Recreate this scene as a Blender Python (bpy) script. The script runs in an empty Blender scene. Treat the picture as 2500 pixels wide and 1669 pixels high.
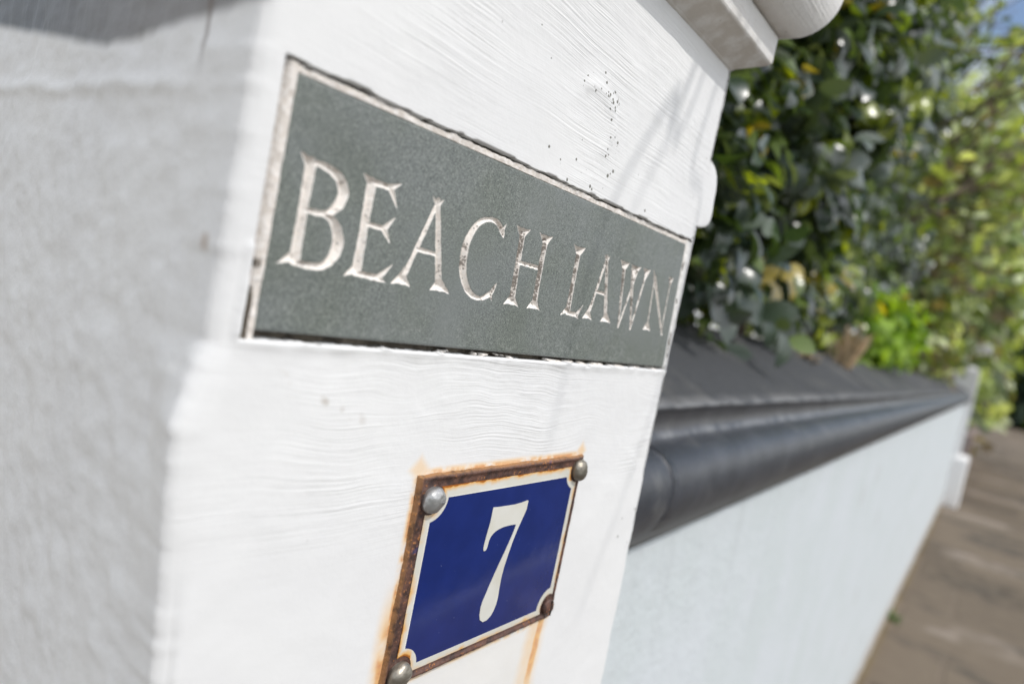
import bpy, math, random
import numpy as np
from mathutils import Matrix, Vector

# ------------------------------------------------------------------ units
S = 0.22            # metres per layout unit (distance camera - pier face)
H = 1.65            # height of the lens above the pavement
sc = bpy.context.scene
COL = sc.collection
rng = np.random.default_rng(7)

# ------------------------------------------------------------------ camera
cd = bpy.data.cameras.new('camera')
cam = bpy.data.objects.new('camera', cd); COL.objects.link(cam)
cd.lens = 24.0; cd.sensor_width = 36.0; cd.clip_start = 0.01; cd.clip_end = 2000
R = [[0.6035414589, 0.0645970519, 0.7947105940],
     [-0.7729551429, -0.1971696219, 0.6030460076],
     [0.1956477816, -0.9782389079, -0.0690694178]]
m = Matrix(((R[0][0], -R[0][1], -R[0][2], 0), (R[1][0], -R[1][1], -R[1][2], -S),
            (R[2][0], -R[2][1], -R[2][2], H), (0, 0, 0, 1)))
cam.matrix_world = m
cd.dof.use_dof = True
cd.dof.focus_distance = 1.68 * S
cd.dof.aperture_fstop = 4.4
cd.dof.aperture_blades = 0
sc.camera = cam

# ------------------------------------------------------------------ sky and sun
AZ, EL = math.radians(6.0), math.radians(52.0)      # azimuth from the pier's face normal (towards +x)
sdir = Vector((math.sin(AZ) * math.cos(EL), -math.cos(AZ) * math.cos(EL), math.sin(EL)))
w = bpy.data.worlds.new('World'); sc.world = w; w.use_nodes = True
nt = w.node_tree
bg = nt.nodes['Background']
sky = nt.nodes.new('ShaderNodeTexSky'); sky.sky_type = 'NISHITA'; sky.sun_disc = False
sky.sun_elevation = EL
sky.sun_rotation = math.atan2(sdir.x, sdir.y)
sky.air_density = 1.0; sky.dust_density = 1.6; sky.ozone_density = 1.0
# broken bright cloud over a blue sky
tcw = nt.nodes.new('ShaderNodeTexCoord'); cn_ = nt.nodes.new('ShaderNodeTexNoise')
cn_.inputs['Scale'].default_value = 2.3; cn_.inputs['Detail'].default_value = 6; cn_.inputs['Roughness'].default_value = 0.6
nt.links.new(tcw.outputs['Generated'], cn_.inputs['Vector'])
cr = nt.nodes.new('ShaderNodeMapRange'); cr.interpolation_type = 'SMOOTHSTEP'
cr.inputs[1].default_value = 0.40; cr.inputs[2].default_value = 0.56; cr.inputs[4].default_value = 0.95
dp = nt.nodes.new('ShaderNodeVectorMath'); dp.operation = 'DOT_PRODUCT'; dp.inputs[1].default_value = (0.925, 0.03, 0.385)
nt.links.new(tcw.outputs['Generated'], dp.inputs[0])
hr = nt.nodes.new('ShaderNodeMapRange'); hr.interpolation_type = 'SMOOTHSTEP'     # a clear gap between the clouds
hr.inputs[1].default_value = 0.93; hr.inputs[2].default_value = 0.985; hr.inputs[3].default_value = 0.0; hr.inputs[4].default_value = 0.16
nt.links.new(dp.outputs['Value'], hr.inputs[0])
sb_ = nt.nodes.new('ShaderNodeMath'); sb_.operation = 'SUBTRACT'
nt.links.new(cn_.outputs['Fac'], sb_.inputs[0]); nt.links.new(hr.outputs[0], sb_.inputs[1]); nt.links.new(sb_.outputs[0], cr.inputs[0])
cm_ = nt.nodes.new('ShaderNodeMix'); cm_.data_type = 'RGBA'; cm_.inputs[7].default_value = (9.0, 9.1, 9.3, 1)
nt.links.new(cr.outputs[0], cm_.inputs[0]); nt.links.new(sky.outputs[0], cm_.inputs[6])
nt.links.new(cm_.outputs[2], bg.inputs[0]); bg.inputs[1].default_value = 0.15
sl = bpy.data.lights.new('sun', 'SUN'); sl.energy = 2.0; sl.angle = math.radians(0.53)
sl.color = (1.0, 0.965, 0.92)
so = bpy.data.objects.new('sun', sl); COL.objects.link(so)
so.rotation_euler = (-sdir).to_track_quat('-Z', 'Y').to_euler(); so.location = (0, -3, 8)
sc.view_settings.view_transform = 'Standard'
sc.view_settings.look = 'None'
sc.view_settings.exposure = 0.0
sc.view_settings.gamma = 1.0
sc.cycles.use_denoising = True
sc.cycles.max_bounces = 8
sc.cycles.sample_clamp_indirect = 8

# ------------------------------------------------------------------ material helper
class E:
    """tiny node-expression wrapper"""
    def __init__(s, g, sock): s.g, s.s = g, sock
    def _b(s, op, o, rev=False, o2=None):
        n = s.g.nt.nodes.new('ShaderNodeMath'); n.operation = op
        a, b = (o, s) if rev else (s, o)
        for i, v in enumerate((a, b, o2)):
            if v is None: continue
            if isinstance(v, E): s.g.nt.links.new(v.s, n.inputs[i])
            else: n.inputs[i].default_value = v
        return E(s.g, n.outputs[0])
    def __add__(s, o): return s._b('ADD', o)
    __radd__ = __add__
    def __sub__(s, o): return s._b('SUBTRACT', o)
    def __rsub__(s, o): return s._b('SUBTRACT', o, True)
    def __mul__(s, o): return s._b('MULTIPLY', o)
    __rmul__ = __mul__
    def __truediv__(s, o): return s._b('DIVIDE', o)
    def max(s, o): return s._b('MAXIMUM', o)
    def min(s, o): return s._b('MINIMUM', o)
    def abs(s): return s._b('ABSOLUTE', None)
    def sqrt(s): return s._b('SQRT', None)
    def pow(s, o): return s._b('POWER', o)
    def floor(s): return s._b('FLOOR', None)
    def mod(s, o): return s._b('FLOORED_MODULO', o)
    def ss(s, a, b, lo=0.0, hi=1.0):            # smoothstep from a to b
        n = s.g.nt.nodes.new('ShaderNodeMapRange'); n.interpolation_type = 'SMOOTHSTEP'
        if a > b: a, b, lo, hi = b, a, hi, lo
        s.g.nt.links.new(s.s, n.inputs[0])
        for i, v in zip((1, 2, 3, 4), (a, b, lo, hi)): n.inputs[i].default_value = v
        return E(s.g, n.outputs[0])

class G:
    def __init__(s, name, world_units=True):
        s.m = bpy.data.materials.new(name); s.m.use_nodes = True; s.nt = s.m.node_tree
        s.p = s.nt.nodes['Principled BSDF']
        s.tc = s.nt.nodes.new('ShaderNodeTexCoord')
        s.co = s.tc.outputs['Object']
        sp = s.nt.nodes.new('ShaderNodeSeparateXYZ'); s.nt.links.new(s.co, sp.inputs[0])
        x, y, z = (E(s, sp.outputs[i]) for i in range(3))
        s.mx, s.my, s.mz = x, y, z                                  # metres
        if world_units: s.x, s.y, s.z = x / S, y / S, (z - H) / S     # layout units
    def vec(s, a, b, c):
        n = s.nt.nodes.new('ShaderNodeCombineXYZ')
        for i, v in enumerate((a, b, c)):
            if isinstance(v, E): s.nt.links.new(v.s, n.inputs[i])
            else: n.inputs[i].default_value = v
        return E(s, n.outputs[0])
    def noise(s, vec=None, scale=5, detail=4, rough=0.55, dist=0):
        n = s.nt.nodes.new('ShaderNodeTexNoise')
        s.nt.links.new(vec.s if vec else s.co, n.inputs['Vector'])
        n.inputs['Scale'].default_value = scale; n.inputs['Detail'].default_value = detail
        n.inputs['Roughness'].default_value = rough; n.inputs['Distortion'].default_value = dist
        return E(s, n.outputs['Fac'])
    def voro(s, vec=None, scale=5, feature='F1', rand=1.0, out='Distance'):
        n = s.nt.nodes.new('ShaderNodeTexVoronoi'); n.feature = feature
        s.nt.links.new(vec.s if vec else s.co, n.inputs['Vector'])
        n.inputs['Scale'].default_value = scale; n.inputs['Randomness'].default_value = rand
        return E(s, n.outputs[out])
    def attr(s, name, out='Fac'):
        n = s.nt.nodes.new('ShaderNodeAttribute'); n.attribute_name = name
        return E(s, n.outputs[out])
    def mix(s, f, a, b):
        n = s.nt.nodes.new('ShaderNodeMix'); n.data_type = 'RGBA'
        for sock, v in ((n.inputs[0], f), (n.inputs[6], a), (n.inputs[7], b)):
            if isinstance(v, E): s.nt.links.new(v.s, sock)
            elif isinstance(v, (int, float)): sock.default_value = v
            else: sock.default_value = (*v, 1)
        return E(s, n.outputs[2])
    def set(s, name, v):
        if isinstance(v, E): s.nt.links.new(v.s, s.p.inputs[name])
        elif isinstance(v, (int, float)): s.p.inputs[name].default_value = v
        else: s.p.inputs[name].default_value = (*v, 1)
    def bump(s, h, strength=1.0, dist=0.001, prev=None):
        n = s.nt.nodes.new('ShaderNodeBump'); n.inputs['Strength'].default_value = strength
        n.inputs['Distance'].default_value = dist
        s.nt.links.new(h.s, n.inputs['Height'])
        if prev: s.nt.links.new(prev.s, n.inputs['Normal'])
        o = E(s, n.outputs[0]); s.nt.links.new(o.s, s.p.inputs['Normal'])
        return o

def simple(name, col, rough=0.6, metal=0.0, var=0.15, scale=40, bump=0.0, bscale=120):
    g = G(name)
    n = g.noise(scale=scale)
    g.set('Base Color', g.mix(n.ss(0.3, 0.7), tuple(c * (1 - var) for c in col), tuple(min(1, c * (1 + var)) for c in col)))
    g.set('Roughness', rough); g.set('Metallic', metal)
    if bump: g.bump(g.noise(scale=bscale), 1.0, bump)
    return g.m

# ------------------------------------------------------------------ object helpers
def mesh_obj(name, verts, faces, mat, parent=None, smooth=False, attrs=None):
    me = bpy.data.meshes.new(name)
    verts = np.asarray(verts, dtype=np.float32)
    if isinstance(faces, np.ndarray):
        k = faces.shape[1]
        me.vertices.add(len(verts)); me.vertices.foreach_set('co', verts.ravel())
        me.loops.add(faces.size); me.loops.foreach_set('vertex_index', faces.astype(np.int32).ravel())
        me.polygons.add(len(faces))
        me.polygons.foreach_set('loop_start', np.arange(0, faces.size, k, dtype=np.int32))
        me.polygons.foreach_set('loop_total', np.full(len(faces), k, dtype=np.int32))
        me.update(calc_edges=True)
    else:
        me.from_pydata([tuple(v) for v in verts.tolist()], [], [tuple(f) for f in faces]); me.update()
    if smooth: me.polygons.foreach_set('use_smooth', np.ones(len(me.polygons), dtype=bool))
    for an, (dom, typ, data) in (attrs or {}).items():
        a = me.attributes.new(an, typ, dom)
        a.data.foreach_set('value' if typ == 'FLOAT' else 'color', np.asarray(data, dtype=np.float32).ravel())
    me.validate()
    o = bpy.data.objects.new(name, me); COL.objects.link(o)
    if mat: me.materials.append(mat)
    if parent:
        o.parent = parent; o.matrix_parent_inverse = Matrix.Translation(-parent.location)
    return o

def thing(name, label, cat, loc=(0, 0, 0), group=None):
    o = bpy.data.objects.new(name, None); COL.objects.link(o)
    o.location = loc; o.empty_display_size = 0.05
    o['label'] = label; o['category'] = cat
    if group: o['group'] = group
    return o
def tag(o, label, cat, group=None):
    o['label'] = label; o['category'] = cat
    if group: o['group'] = group
    return o
def structure(o): o['kind'] = 'structure'; return o

def grid_faces(nu, nv, wrap=False):
    i = np.arange(nu if wrap else nu - 1)[:, None]; j = np.arange(nv - 1)[None, :]
    i2 = (i + 1) % nu
    a = i * nv + j; b = i2 * nv + j; c = i2 * nv + j + 1; d = i * nv + j + 1
    return np.stack([a, b, c, d], -1).reshape(-1, 4)

def W(p):            # layout units -> world metres (points n x 3: x, d, z)
    p = np.asarray(p, dtype=float)
    return np.stack([p[..., 0] * S, (p[..., 1] - 1) * S, p[..., 2] * S + H], -1)
A2 = math.radians(1.956); CA, SA = math.cos(A2), math.sin(A2)
def WW(p):           # garden-wall frame (turned 2 degrees) -> world metres
    p = np.asarray(p, dtype=float); x, d, z = p[..., 0], p[..., 1], p[..., 2]
    return W(np.stack([x * CA - d * SA, x * SA + d * CA, z], -1))

def vnoise(x, y, seed=0):
    """smooth value noise of two arrays, 0..1"""
    r = np.random.default_rng(seed).random((256, 256))
    xi = np.floor(x).astype(int); yi = np.floor(y).astype(int)
    fx = x - xi; fy = y - yi; fx = fx * fx * (3 - 2 * fx); fy = fy * fy * (3 - 2 * fy)
    g = lambda a, b: r[a % 256, b % 256]
    return (g(xi, yi) * (1 - fx) * (1 - fy) + g(xi + 1, yi) * fx * (1 - fy) + g(xi, yi + 1) * (1 - fx) * fy + g(xi + 1, yi + 1) * fx * fy)
def fbm(x, y, seed=0, oct=4):
    t = 0; a = 1; n = 0
    for k in range(oct):
        t = t + a * vnoise(x * 2 ** k, y * 2 ** k, seed + k); n += a; a *= .5
    return t / n
def sstep(a, b, x):
    t = np.clip((x - a) / (b - a), 0, 1); return t * t * (3 - 2 * t)

def tube(pts, rad, n=6):
    pts = [Vector(p) for p in pts]; V = []; F = []
    rads = rad if hasattr(rad, '__len__') else [rad] * len(pts)
    for i, p in enumerate(pts):
        t = (pts[min(i + 1, len(pts) - 1)] - pts[max(i - 1, 0)]).normalized()
        a = t.orthogonal().normalized(); b = t.cross(a)
        for k in range(n):
            an = 2 * math.pi * k / n
            V.append(p + (a * math.cos(an) + b * math.sin(an)) * rads[i])
    for i in range(len(pts) - 1):
        for k in range(n):
            F.append((i * n + k, i * n + (k + 1) % n, (i + 1) * n + (k + 1) % n, (i + 1) * n + k))
    F.append(tuple(range(n - 1, -1, -1))); F.append(tuple(range((len(pts) - 1) * n, len(pts) * n)))
    return V, F
def merge(parts):
    V = []; F = []
    for v, f in parts:
        o = len(V); V += list(v); F += [tuple(i + o for i in q) for q in f]
    return V, F
def box(x0, x1, y0, y1, z0, z1):
    V = [(x, y, z) for x in (x0, x1) for y in (y0, y1) for z in (z0, z1)]
    F = [(0, 1, 3, 2), (4, 6, 7, 5), (0, 4, 5, 1), (2, 3, 7, 6), (0, 2, 6, 4), (1, 5, 7, 3)]
    return V, F

# ================================================================== MATERIALS
def mat_pier():
    g = G('white_masonry_paint')
    x, y, z = g.x, g.y, g.z
    # brush strokes: long thin ridges running along x on the front face, gently wavy
    wav = g.noise(g.vec(x * 1.3, 0.0, z * 1.6), 1.6, 2, 0.5)
    wav2 = g.noise(g.vec(x * 0.9 + 7.3, 0.0, z * 3.0), 2.2, 2, 0.5)
    under = (z + 0.30).abs().ss(0.20, 0.04)
    zz = z + (wav - 0.5) * (0.035 + under * 0.11) + (wav2 - 0.5) * 0.012 + x * 0.025
    st = g.noise(g.vec(x * 2.2, y * 30.0, zz * 105.0), 1.0, 3, 0.6)
    st2 = g.noise(g.vec(x * 3.0 + 3.0, y * 40.0, zz * 210.0), 1.0, 2, 0.5)
    front = g.y.ss(0.02, -0.006)
    # front strokes vary by region; strong above the plaque and just under it
    reg = g.noise(g.vec(x * 1.1, 0.0, z * 1.5 + 4.0), 1.7, 2, 0.5).ss(0.34, 0.66)
    low = z.ss(-0.62, -0.46)
    leftfade = x.ss(0.62, 1.15)
    amt = front * (0.15 + reg * 0.85) * (0.06 + low * 0.94) * (0.3 + leftfade * 0.7)
    plaster = g.noise(scale=75, detail=5, rough=0.6)
    lump = g.noise(scale=16, detail=3)
    # vertical roller and trowel marks on the side facing the gateway
    side = g.noise(g.vec(g.my * 150.0, 0.0, g.mz * 22.0), 1.0, 4)
    lay = front * 0.0 + (1.0 - front)
    brk = g.noise(g.vec(g.mx * 0.5, 0.0, g.mz), 38.0, 3).ss(0.30, 0.62)
    h = (st * 1.0 + st2 * 0.65) * amt * (0.30 + brk * 0.80) + plaster * (0.36 + lay * 0.55) + lump * lay * 0.9 + side * lay * 1.1
    g.bump(h, 1.0, 0.00075)
    # pin holes, clustered
    warp = g.vec(g.mx, g.my, g.mz)
    pv = g.voro(warp, 420.0)
    pcol = g.voro(warp, 420.0, out='Color')
    sp = g.nt.nodes.new('ShaderNodeSeparateColor'); g.nt.links.new(pcol.s, sp.inputs[0])
    pr = E(g, sp.outputs[0]); ps = E(g, sp.outputs[1])
    # an arc of filler above the plaque collects most of them
    ax = x - 1.47; az = z - 0.47
    rr = (ax * ax * 1.1 + az * az * 1.4).sqrt()
    arc = (rr - 0.115).abs().ss(0.05, 0.0) * (ax * 0.9 + az).ss(-0.05, 0.03)
    strip = (z - 0.34).abs().ss(0.05, 0.01) * (x - 1.5).abs().ss(0.26, 0.06)
    edge = (z - (0.50 - (x - 2.13) * 1.4)).abs().ss(0.16, 0.02) * (x - 2.16).abs().ss(0.08, 0.02)
    redge = (x - 2.2).abs().ss(0.04, 0.0) * 0.35 + (x - 2.12).abs().ss(0.03, 0.0) * (z + 0.72).abs().ss(0.1, 0.02)
    clus = g.noise(scale=55, detail=2).ss(0.50, 0.66)
    dens = (z.ss(0.25, 0.35) * (0.003 + clus * 0.014) + clus * 0.003 + (arc * 0.85 + strip * 0.34 + edge * 0.22 + redge * 0.25) * (0.25 + clus)) * front
    hole = (dens - pr).ss(0.0, 0.004) * (pv - ps * 0.34).ss(0.22, 0.05)
    n1g = g.noise(scale=230, detail=3)
    # thin darker grey lines in the stroke valleys
    valley = st.ss(0.40, 0.27) * amt
    # rust weeping round the number plate
    n1 = g.noise(scale=170, detail=4); n2 = g.noise(scale=42, detail=3)
    dx = ((x - 1.4205).abs() - 0.343).max(0.0); dz = ((z + 0.678).abs() - 0.254).max(0.0)
    sd = (dx * dx + dz * dz).sqrt()
    rust = sd.ss(0.016, 0.001) * (n2 * 0.75 + n1 * 0.6).ss(0.48, 0.74)
    lft = (x - 1.075).abs().ss(0.045, 0.005) * (z + 0.86).abs().ss(0.22, 0.05)
    rust = rust.max(lft * (n2 + 0.1).ss(0.3, 0.6)) 
    corner = ((x - 1.757).abs() + (z + 0.415).abs()).ss(0.04, 0.01)
    cornl = ((x - 1.082).abs() + (z + 0.415).abs()).ss(0.045, 0.012)
    rust = rust.max(corner * 0.8).max(cornl * 0.75)
    wob = (g.noise(g.vec(0.0, 0.0, z * 3.0), 2.0, 2) - 0.5) * 0.05
    dr = (x - 1.722 - wob).abs().ss(0.032, 0.008) * z.ss(-0.89, -0.93) * z.ss(-1.5, -0.95)
    dr2 = (x - 1.705 - wob).abs().ss(0.075, 0.02) * z.ss(-0.88, -0.92) * z.ss(-1.5, -0.95)
    rust = rust.max((dr * (0.95 + n2 * 0.4)).min(1.0)).max(dr2 * 0.55 * (0.5 + n1))
    rust = rust * front
    below = (x - 1.45).abs().ss(0.36, 0.2) * z.ss(-0.88, -0.96) * front * (0.3 + n2)
    # darker grey over the upper part of the gateway side, above a dipped edge
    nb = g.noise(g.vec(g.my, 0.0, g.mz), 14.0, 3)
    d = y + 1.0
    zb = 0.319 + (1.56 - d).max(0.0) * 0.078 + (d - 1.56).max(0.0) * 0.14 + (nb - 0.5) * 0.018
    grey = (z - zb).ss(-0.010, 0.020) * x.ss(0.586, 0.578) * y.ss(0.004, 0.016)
    # long brown drip and small stains on the same side
    dripw = (y - 0.17 - (g.noise(g.vec(0.0, 0.0, z * 5.0), 2.0, 1) - 0.5) * 0.03).abs().ss(0.016, 0.004) * z.ss(0.24, 0.33) * x.ss(0.586, 0.578)
    st_b = ((x - 0.545).abs().ss(0.02, 0.01)) * (y - 0.062).abs().ss(0.02, 0.004) * (z + 0.015).abs().ss(0.022, 0.004)
    big = g.noise(scale=9, detail=3)
    c = g.mix(big.ss(0.35, 0.7), (0.80, 0.80, 0.80), (0.83, 0.83, 0.825))
    c = g.mix(below * 0.18, c, (0.80, 0.70, 0.52))
    c = g.mix(valley * 0.22, c, (0.42, 0.42, 0.42))
    # soot-like dark specks
    c = g.mix(hole * 0.9, c, (0.09, 0.085, 0.06))
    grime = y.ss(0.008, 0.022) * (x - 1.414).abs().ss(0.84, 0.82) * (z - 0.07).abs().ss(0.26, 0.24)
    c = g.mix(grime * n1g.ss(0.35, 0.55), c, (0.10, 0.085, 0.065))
    rcol = g.mix(n1.ss(0.35, 0.7), (0.80, 0.42, 0.10), (0.62, 0.22, 0.04))
    rcol = g.mix(rust.ss(0.6, 1.0), (0.86, 0.55, 0.22), rcol)
    c = g.mix(rust * 0.92, c, rcol)
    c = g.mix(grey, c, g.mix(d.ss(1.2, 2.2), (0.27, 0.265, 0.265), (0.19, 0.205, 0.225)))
    c = g.mix(dripw * 0.5, c, (0.17, 0.13, 0.11))
    c = g.mix(st_b * 0.6, c, (0.45, 0.36, 0.29))
    # a few pale brown flecks below the plaque's left end
    fl = g.voro(g.vec(g.mx, 0.0, g.mz), 150.0)
    line = ((z + 0.225 + (x - 0.72) * 0.42).abs()).ss(0.016, 0.004) * (x - 0.80).abs().ss(0.13, 0.06)
    c = g.mix(line * fl.ss(0.55, 0.25) * front * 0.6, c, (0.44, 0.38, 0.31))
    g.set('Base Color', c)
    g.set('Roughness', 0.62)
    g.p.inputs['Specular IOR Level'].default_value = 0.35
    return g.m

def mat_mortar():
    g = G('weathered_mortar')
    d = g.attr('dirt')
    n = g.noise(scale=420, detail=4); n2 = g.noise(scale=110, detail=3)
    c = g.mix(n.ss(0.35, 0.7), (0.70, 0.64, 0.58), (0.86, 0.82, 0.78))
    c = g.mix(g.x.ss(2.16, 2.20), c, (0.80, 0.79, 0.77))
    m = (d + (n - 0.5) * 0.55 + (n2 - 0.5) * 0.5).ss(0.42, 0.60)
    c = g.mix(m, c, g.mix(n2.ss(0.3, 0.7), (0.045, 0.036, 0.028), (0.16, 0.135, 0.105)))
    g.set('Base Color', c); g.set('Roughness', 0.9)
    g.bump(n, 1.0, 0.0006)
    return g.m

def mat_slate():
    g = G('grey_green_slate')
    cv = g.attr('carved')                     # 0 outside, rises inside the cuts
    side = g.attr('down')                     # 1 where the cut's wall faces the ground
    n = g.noise(scale=1700, detail=3, rough=0.8)
    n2 = g.noise(scale=900, detail=2); n3 = g.noise(scale=22, detail=3)
    n4 = g.noise(scale=260, detail=3)
    base = g.mix(n3.ss(0.3, 0.7), (0.150, 0.170, 0.150), (0.178, 0.197, 0.192))
    base = g.mix(n.ss(0.52, 0.66) * 0.75, base, (0.42, 0.44, 0.40))
    base = g.mix(n.ss(0.48, 0.36) * 0.85, base, (0.035, 0.045, 0.038))
    vp = g.voro(scale=420.0)
    base = g.mix(vp.ss(0.12, 0.06) * n3.ss(0.45, 0.6) * 0.8, base, (0.04, 0.05, 0.04))
    scr = g.noise(g.vec((g.mx * 1.0 + g.mz * 0.25) * 700.0, 0.0, g.mz * 18.0), 1.0, 1)
    base = g.mix(scr.ss(0.74, 0.79) * 0.35, base, (0.07, 0.08, 0.07))
    wet = g.noise(scale=9, detail=4, rough=0.6)
    base = g.mix(wet.ss(0.50, 0.68) * 0.6, base, (0.21, 0.228, 0.222))
    base = g.mix(wet.ss(0.46, 0.34) * 0.30, base, (0.10, 0.115, 0.095))
    # lime bloom along the lower edge and a darker damp patch at the upper left
    bloom = (g.z + 0.12).abs().ss(0.045, 0.0) * n4.ss(0.54, 0.66) * 0.16
    base = g.mix(bloom, base, (0.52, 0.53, 0.50))
    base = g.mix(((g.x - 0.76).abs().ss(0.16, 0.02)) * (g.z - 0.18).abs().ss(0.1, 0.0) * 0.25, base, (0.10, 0.115, 0.10))
    dirt = (n4 * 0.55 + n2 * 0.55 + side * 0.0)
    cream = g.mix(n2.ss(0.35, 0.7), (0.82, 0.76, 0.70), (0.93, 0.90, 0.86))
    wear = g.attr('wear')
    cream = g.mix((dirt + wear * 0.16).ss(0.62, 0.72) * 0.85, cream, (0.15, 0.125, 0.10))
    brown = (side * 0.60 + (n4 - 0.5) * 0.9).ss(0.45, 0.75)  # brown mottling, heaviest on ground-facing cut walls: their shade put into the colour
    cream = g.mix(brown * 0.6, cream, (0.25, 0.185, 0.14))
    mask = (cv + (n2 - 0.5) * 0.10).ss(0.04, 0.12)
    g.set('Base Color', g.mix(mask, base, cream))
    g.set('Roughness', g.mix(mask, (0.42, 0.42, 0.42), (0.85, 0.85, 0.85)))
    g.p.inputs['Specular IOR Level'].default_value = 0.45
    g.bump(n + n2 * 0.4, 0.5, 0.00022)
    return g.m

def mat_rust():
    g = G('rusty_enamel_rim')
    n = g.noise(scale=190, detail=5, rough=0.65); n2 = g.noise(scale=520, detail=3); n3 = g.noise(scale=55, detail=3)
    c = g.mix(n.ss(0.35, 0.62), (0.052, 0.029, 0.025), (0.135, 0.066, 0.048))
    c = g.mix((n2 + n3 * 0.5).ss(0.86, 0.98) * 0.75, c, (0.52, 0.21, 0.06))
    c = g.mix(n3.ss(0.66, 0.75) * 0.7, c, (0.02, 0.04, 0.16))
    out = g.attr('outer')
    c = g.mix(out * (n + 0.15).ss(0.42, 0.66) * 0.9, c, (0.72, 0.36, 0.11))
    g.set('Base Color', c); g.set('Roughness', g.mix(n2.ss(0.4, 0.6), (0.35, 0.35, 0.35), (0.8, 0.8, 0.8)))
    g.bump(n2 + n, 1.0, 0.0004)
    return g.m

def mat_blue():
    g = G('blue_enamel')
    n = g.noise(scale=60, detail=3)
    c = g.mix(n.ss(0.3, 0.7), (0.005, 0.018, 0.135), (0.007, 0.022, 0.16))
    sp = g.noise(scale=900, detail=1).ss(0.80, 0.83)
    c = g.mix(sp * 0.5, c, (0.3, 0.35, 0.5))
    # faint scratches
    s = g.noise(g.vec((g.mx + g.mz * 0.7) * 900.0, 0.0, (g.mz - g.mx * 0.6) * 40.0), 1.0, 2)
    r = (g.x - 1.45).abs().ss(0.09, 0.03) * (g.z + 0.515).abs().ss(0.03, 0.01)
    c = g.mix(s.ss(0.66, 0.72) * r * 0.5, c, (0.3, 0.33, 0.45))
    g.set('Base Color', c)
    g.set('Roughness', g.mix(g.noise(scale=300).ss(0.4, 0.7), (0.10, 0.10, 0.10), (0.17, 0.17, 0.17)))
    g.bump(g.noise(scale=45, detail=2), 0.6, 0.0003)
    g.p.inputs['Coat Weight'].default_value = 0.4
    g.p.inputs['Coat Roughness'].default_value = 0.06
    return g.m

def mat_cream(rusty=True):
    g = G('cream_enamel_border' if rusty else 'cream_enamel')
    n = g.noise(scale=130, detail=4); n2 = g.noise(scale=40, detail=3)
    c = g.mix(n2.ss(0.3, 0.7), (0.66, 0.64, 0.56), (0.72, 0.71, 0.66))
    if rusty:
        o = g.attr('outer')
        m = (o * 0.80 + (n - 0.5) * 0.8 + (n2 - 0.5) * 1.3).ss(0.22, 0.85)
        c = g.mix(m, c, (0.80, 0.42, 0.08))
        c = g.mix((m * 1.0).ss(0.82, 1.0), c, (0.38, 0.12, 0.02))
    g.set('Base Color', c); g.set('Roughness', 0.22)
    return g.m

def mat_steel(dark=False):
    g = G('dull_galvanised_steel' if not dark else 'weathered_steel')
    n = g.noise(scale=330, detail=4); n2 = g.noise(scale=90, detail=2)
    a, b = ((0.36, 0.36, 0.35), (0.52, 0.52, 0.52)) if not dark else ((0.22, 0.20, 0.165), (0.36, 0.33, 0.28))
    c = g.mix(n2.ss(0.3, 0.7), a, b)
    c = g.mix(n.ss(0.64, 0.74) * 0.5, c, (0.75, 0.73, 0.70))
    g.set('Base Color', c); g.set('Metallic', 0.75); g.set('Roughness', 0.42)
    g.bump(n2 + n * 0.25, 1.0, 0.0016)
    return g.m

def mat_coping():
    g = G('slate_grey_gloss_paint')
    nz = g.attr('top')                        # 1 on the weathered upper slope
    edge = g.attr('edge')
    n = g.noise(scale=260, detail=4, rough=0.7); n2 = g.noise(scale=26, detail=4); n3 = g.noise(scale=7, detail=2)
    c = g.mix(n2.ss(0.3, 0.7), (0.034, 0.038, 0.048), (0.054, 0.059, 0.072))
    t = g.mix(n.ss(0.35, 0.7), (0.034, 0.037, 0.043), (0.074, 0.076, 0.082))
    c = g.mix(nz, c, t)
    c = g.mix(nz * n3.ss(0.50, 0.66) * 0.35, c, (0.17, 0.165, 0.15))
    c = g.mix(n.ss(0.60, 0.70) * n2.ss(0.45, 0.6) * 0.35, c, (0.22, 0.21, 0.20))
    c = g.mix(n3.ss(0.52, 0.64) * n2.ss(0.5, 0.62) * 0.30, c, (0.14, 0.14, 0.135))
    c = g.mix(edge * n2.ss(0.3, 0.6) * 0.65, c, (0.26, 0.26, 0.26))
    c = g.mix(g.attr('lip') * 0.7, c, (0.05, 0.042, 0.036))
    g.set('Base Color', c)
    g.set('Roughness', g.mix(nz, (0.40, 0.40, 0.40), (0.75, 0.75, 0.75)))
    g.bump(n * (0.35 + nz) + n2 * 1.4, 1.0, 0.0011)
    return g.m

def mat_wall():
    g = G('pale_blue_white_paint')
    n = g.noise(scale=6, detail=4); n2 = g.noise(scale=34, detail=4)
    c = g.mix(n.ss(0.3, 0.7), (0.610, 0.660, 0.672), (0.65, 0.690, 0.72))
    sm = g.noise(g.vec(g.mx * 2.4, g.my, g.mz * 1.0), 24.0, 3).ss(0.70, 0.76)
    c = g.mix(sm * 0.30, c, (0.35, 0.34, 0.32))
    dp_ = g.noise(g.vec(g.mx * 9.0, 0.0, g.mz * 0.8), 2.0, 4).ss(0.54, 0.72) * g.mz.ss(0.9, 1.42)
    c = g.mix(dp_ * 0.22, c, (0.40, 0.42, 0.42))
    v = g.voro(g.vec(g.mx * 2.0, g.my * 0.0, g.mz * 0.8), 3.2).ss(0.14, 0.07)
    c = g.mix(v * 0.45, c, (0.33, 0.30, 0.27))
    bot = g.mz.ss(0.22, 0.0) * (n2 * 0.9 + n * 0.8).ss(0.55, 1.0)
    c = g.mix(bot * 0.9, c, (0.30, 0.20, 0.11))
    g.set('Base Color', c); g.set('Roughness', 0.7)
    g.bump(n2 * 2.0 + g.noise(scale=120, detail=3), 1.0, 0.0012)
    return g.m

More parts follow.
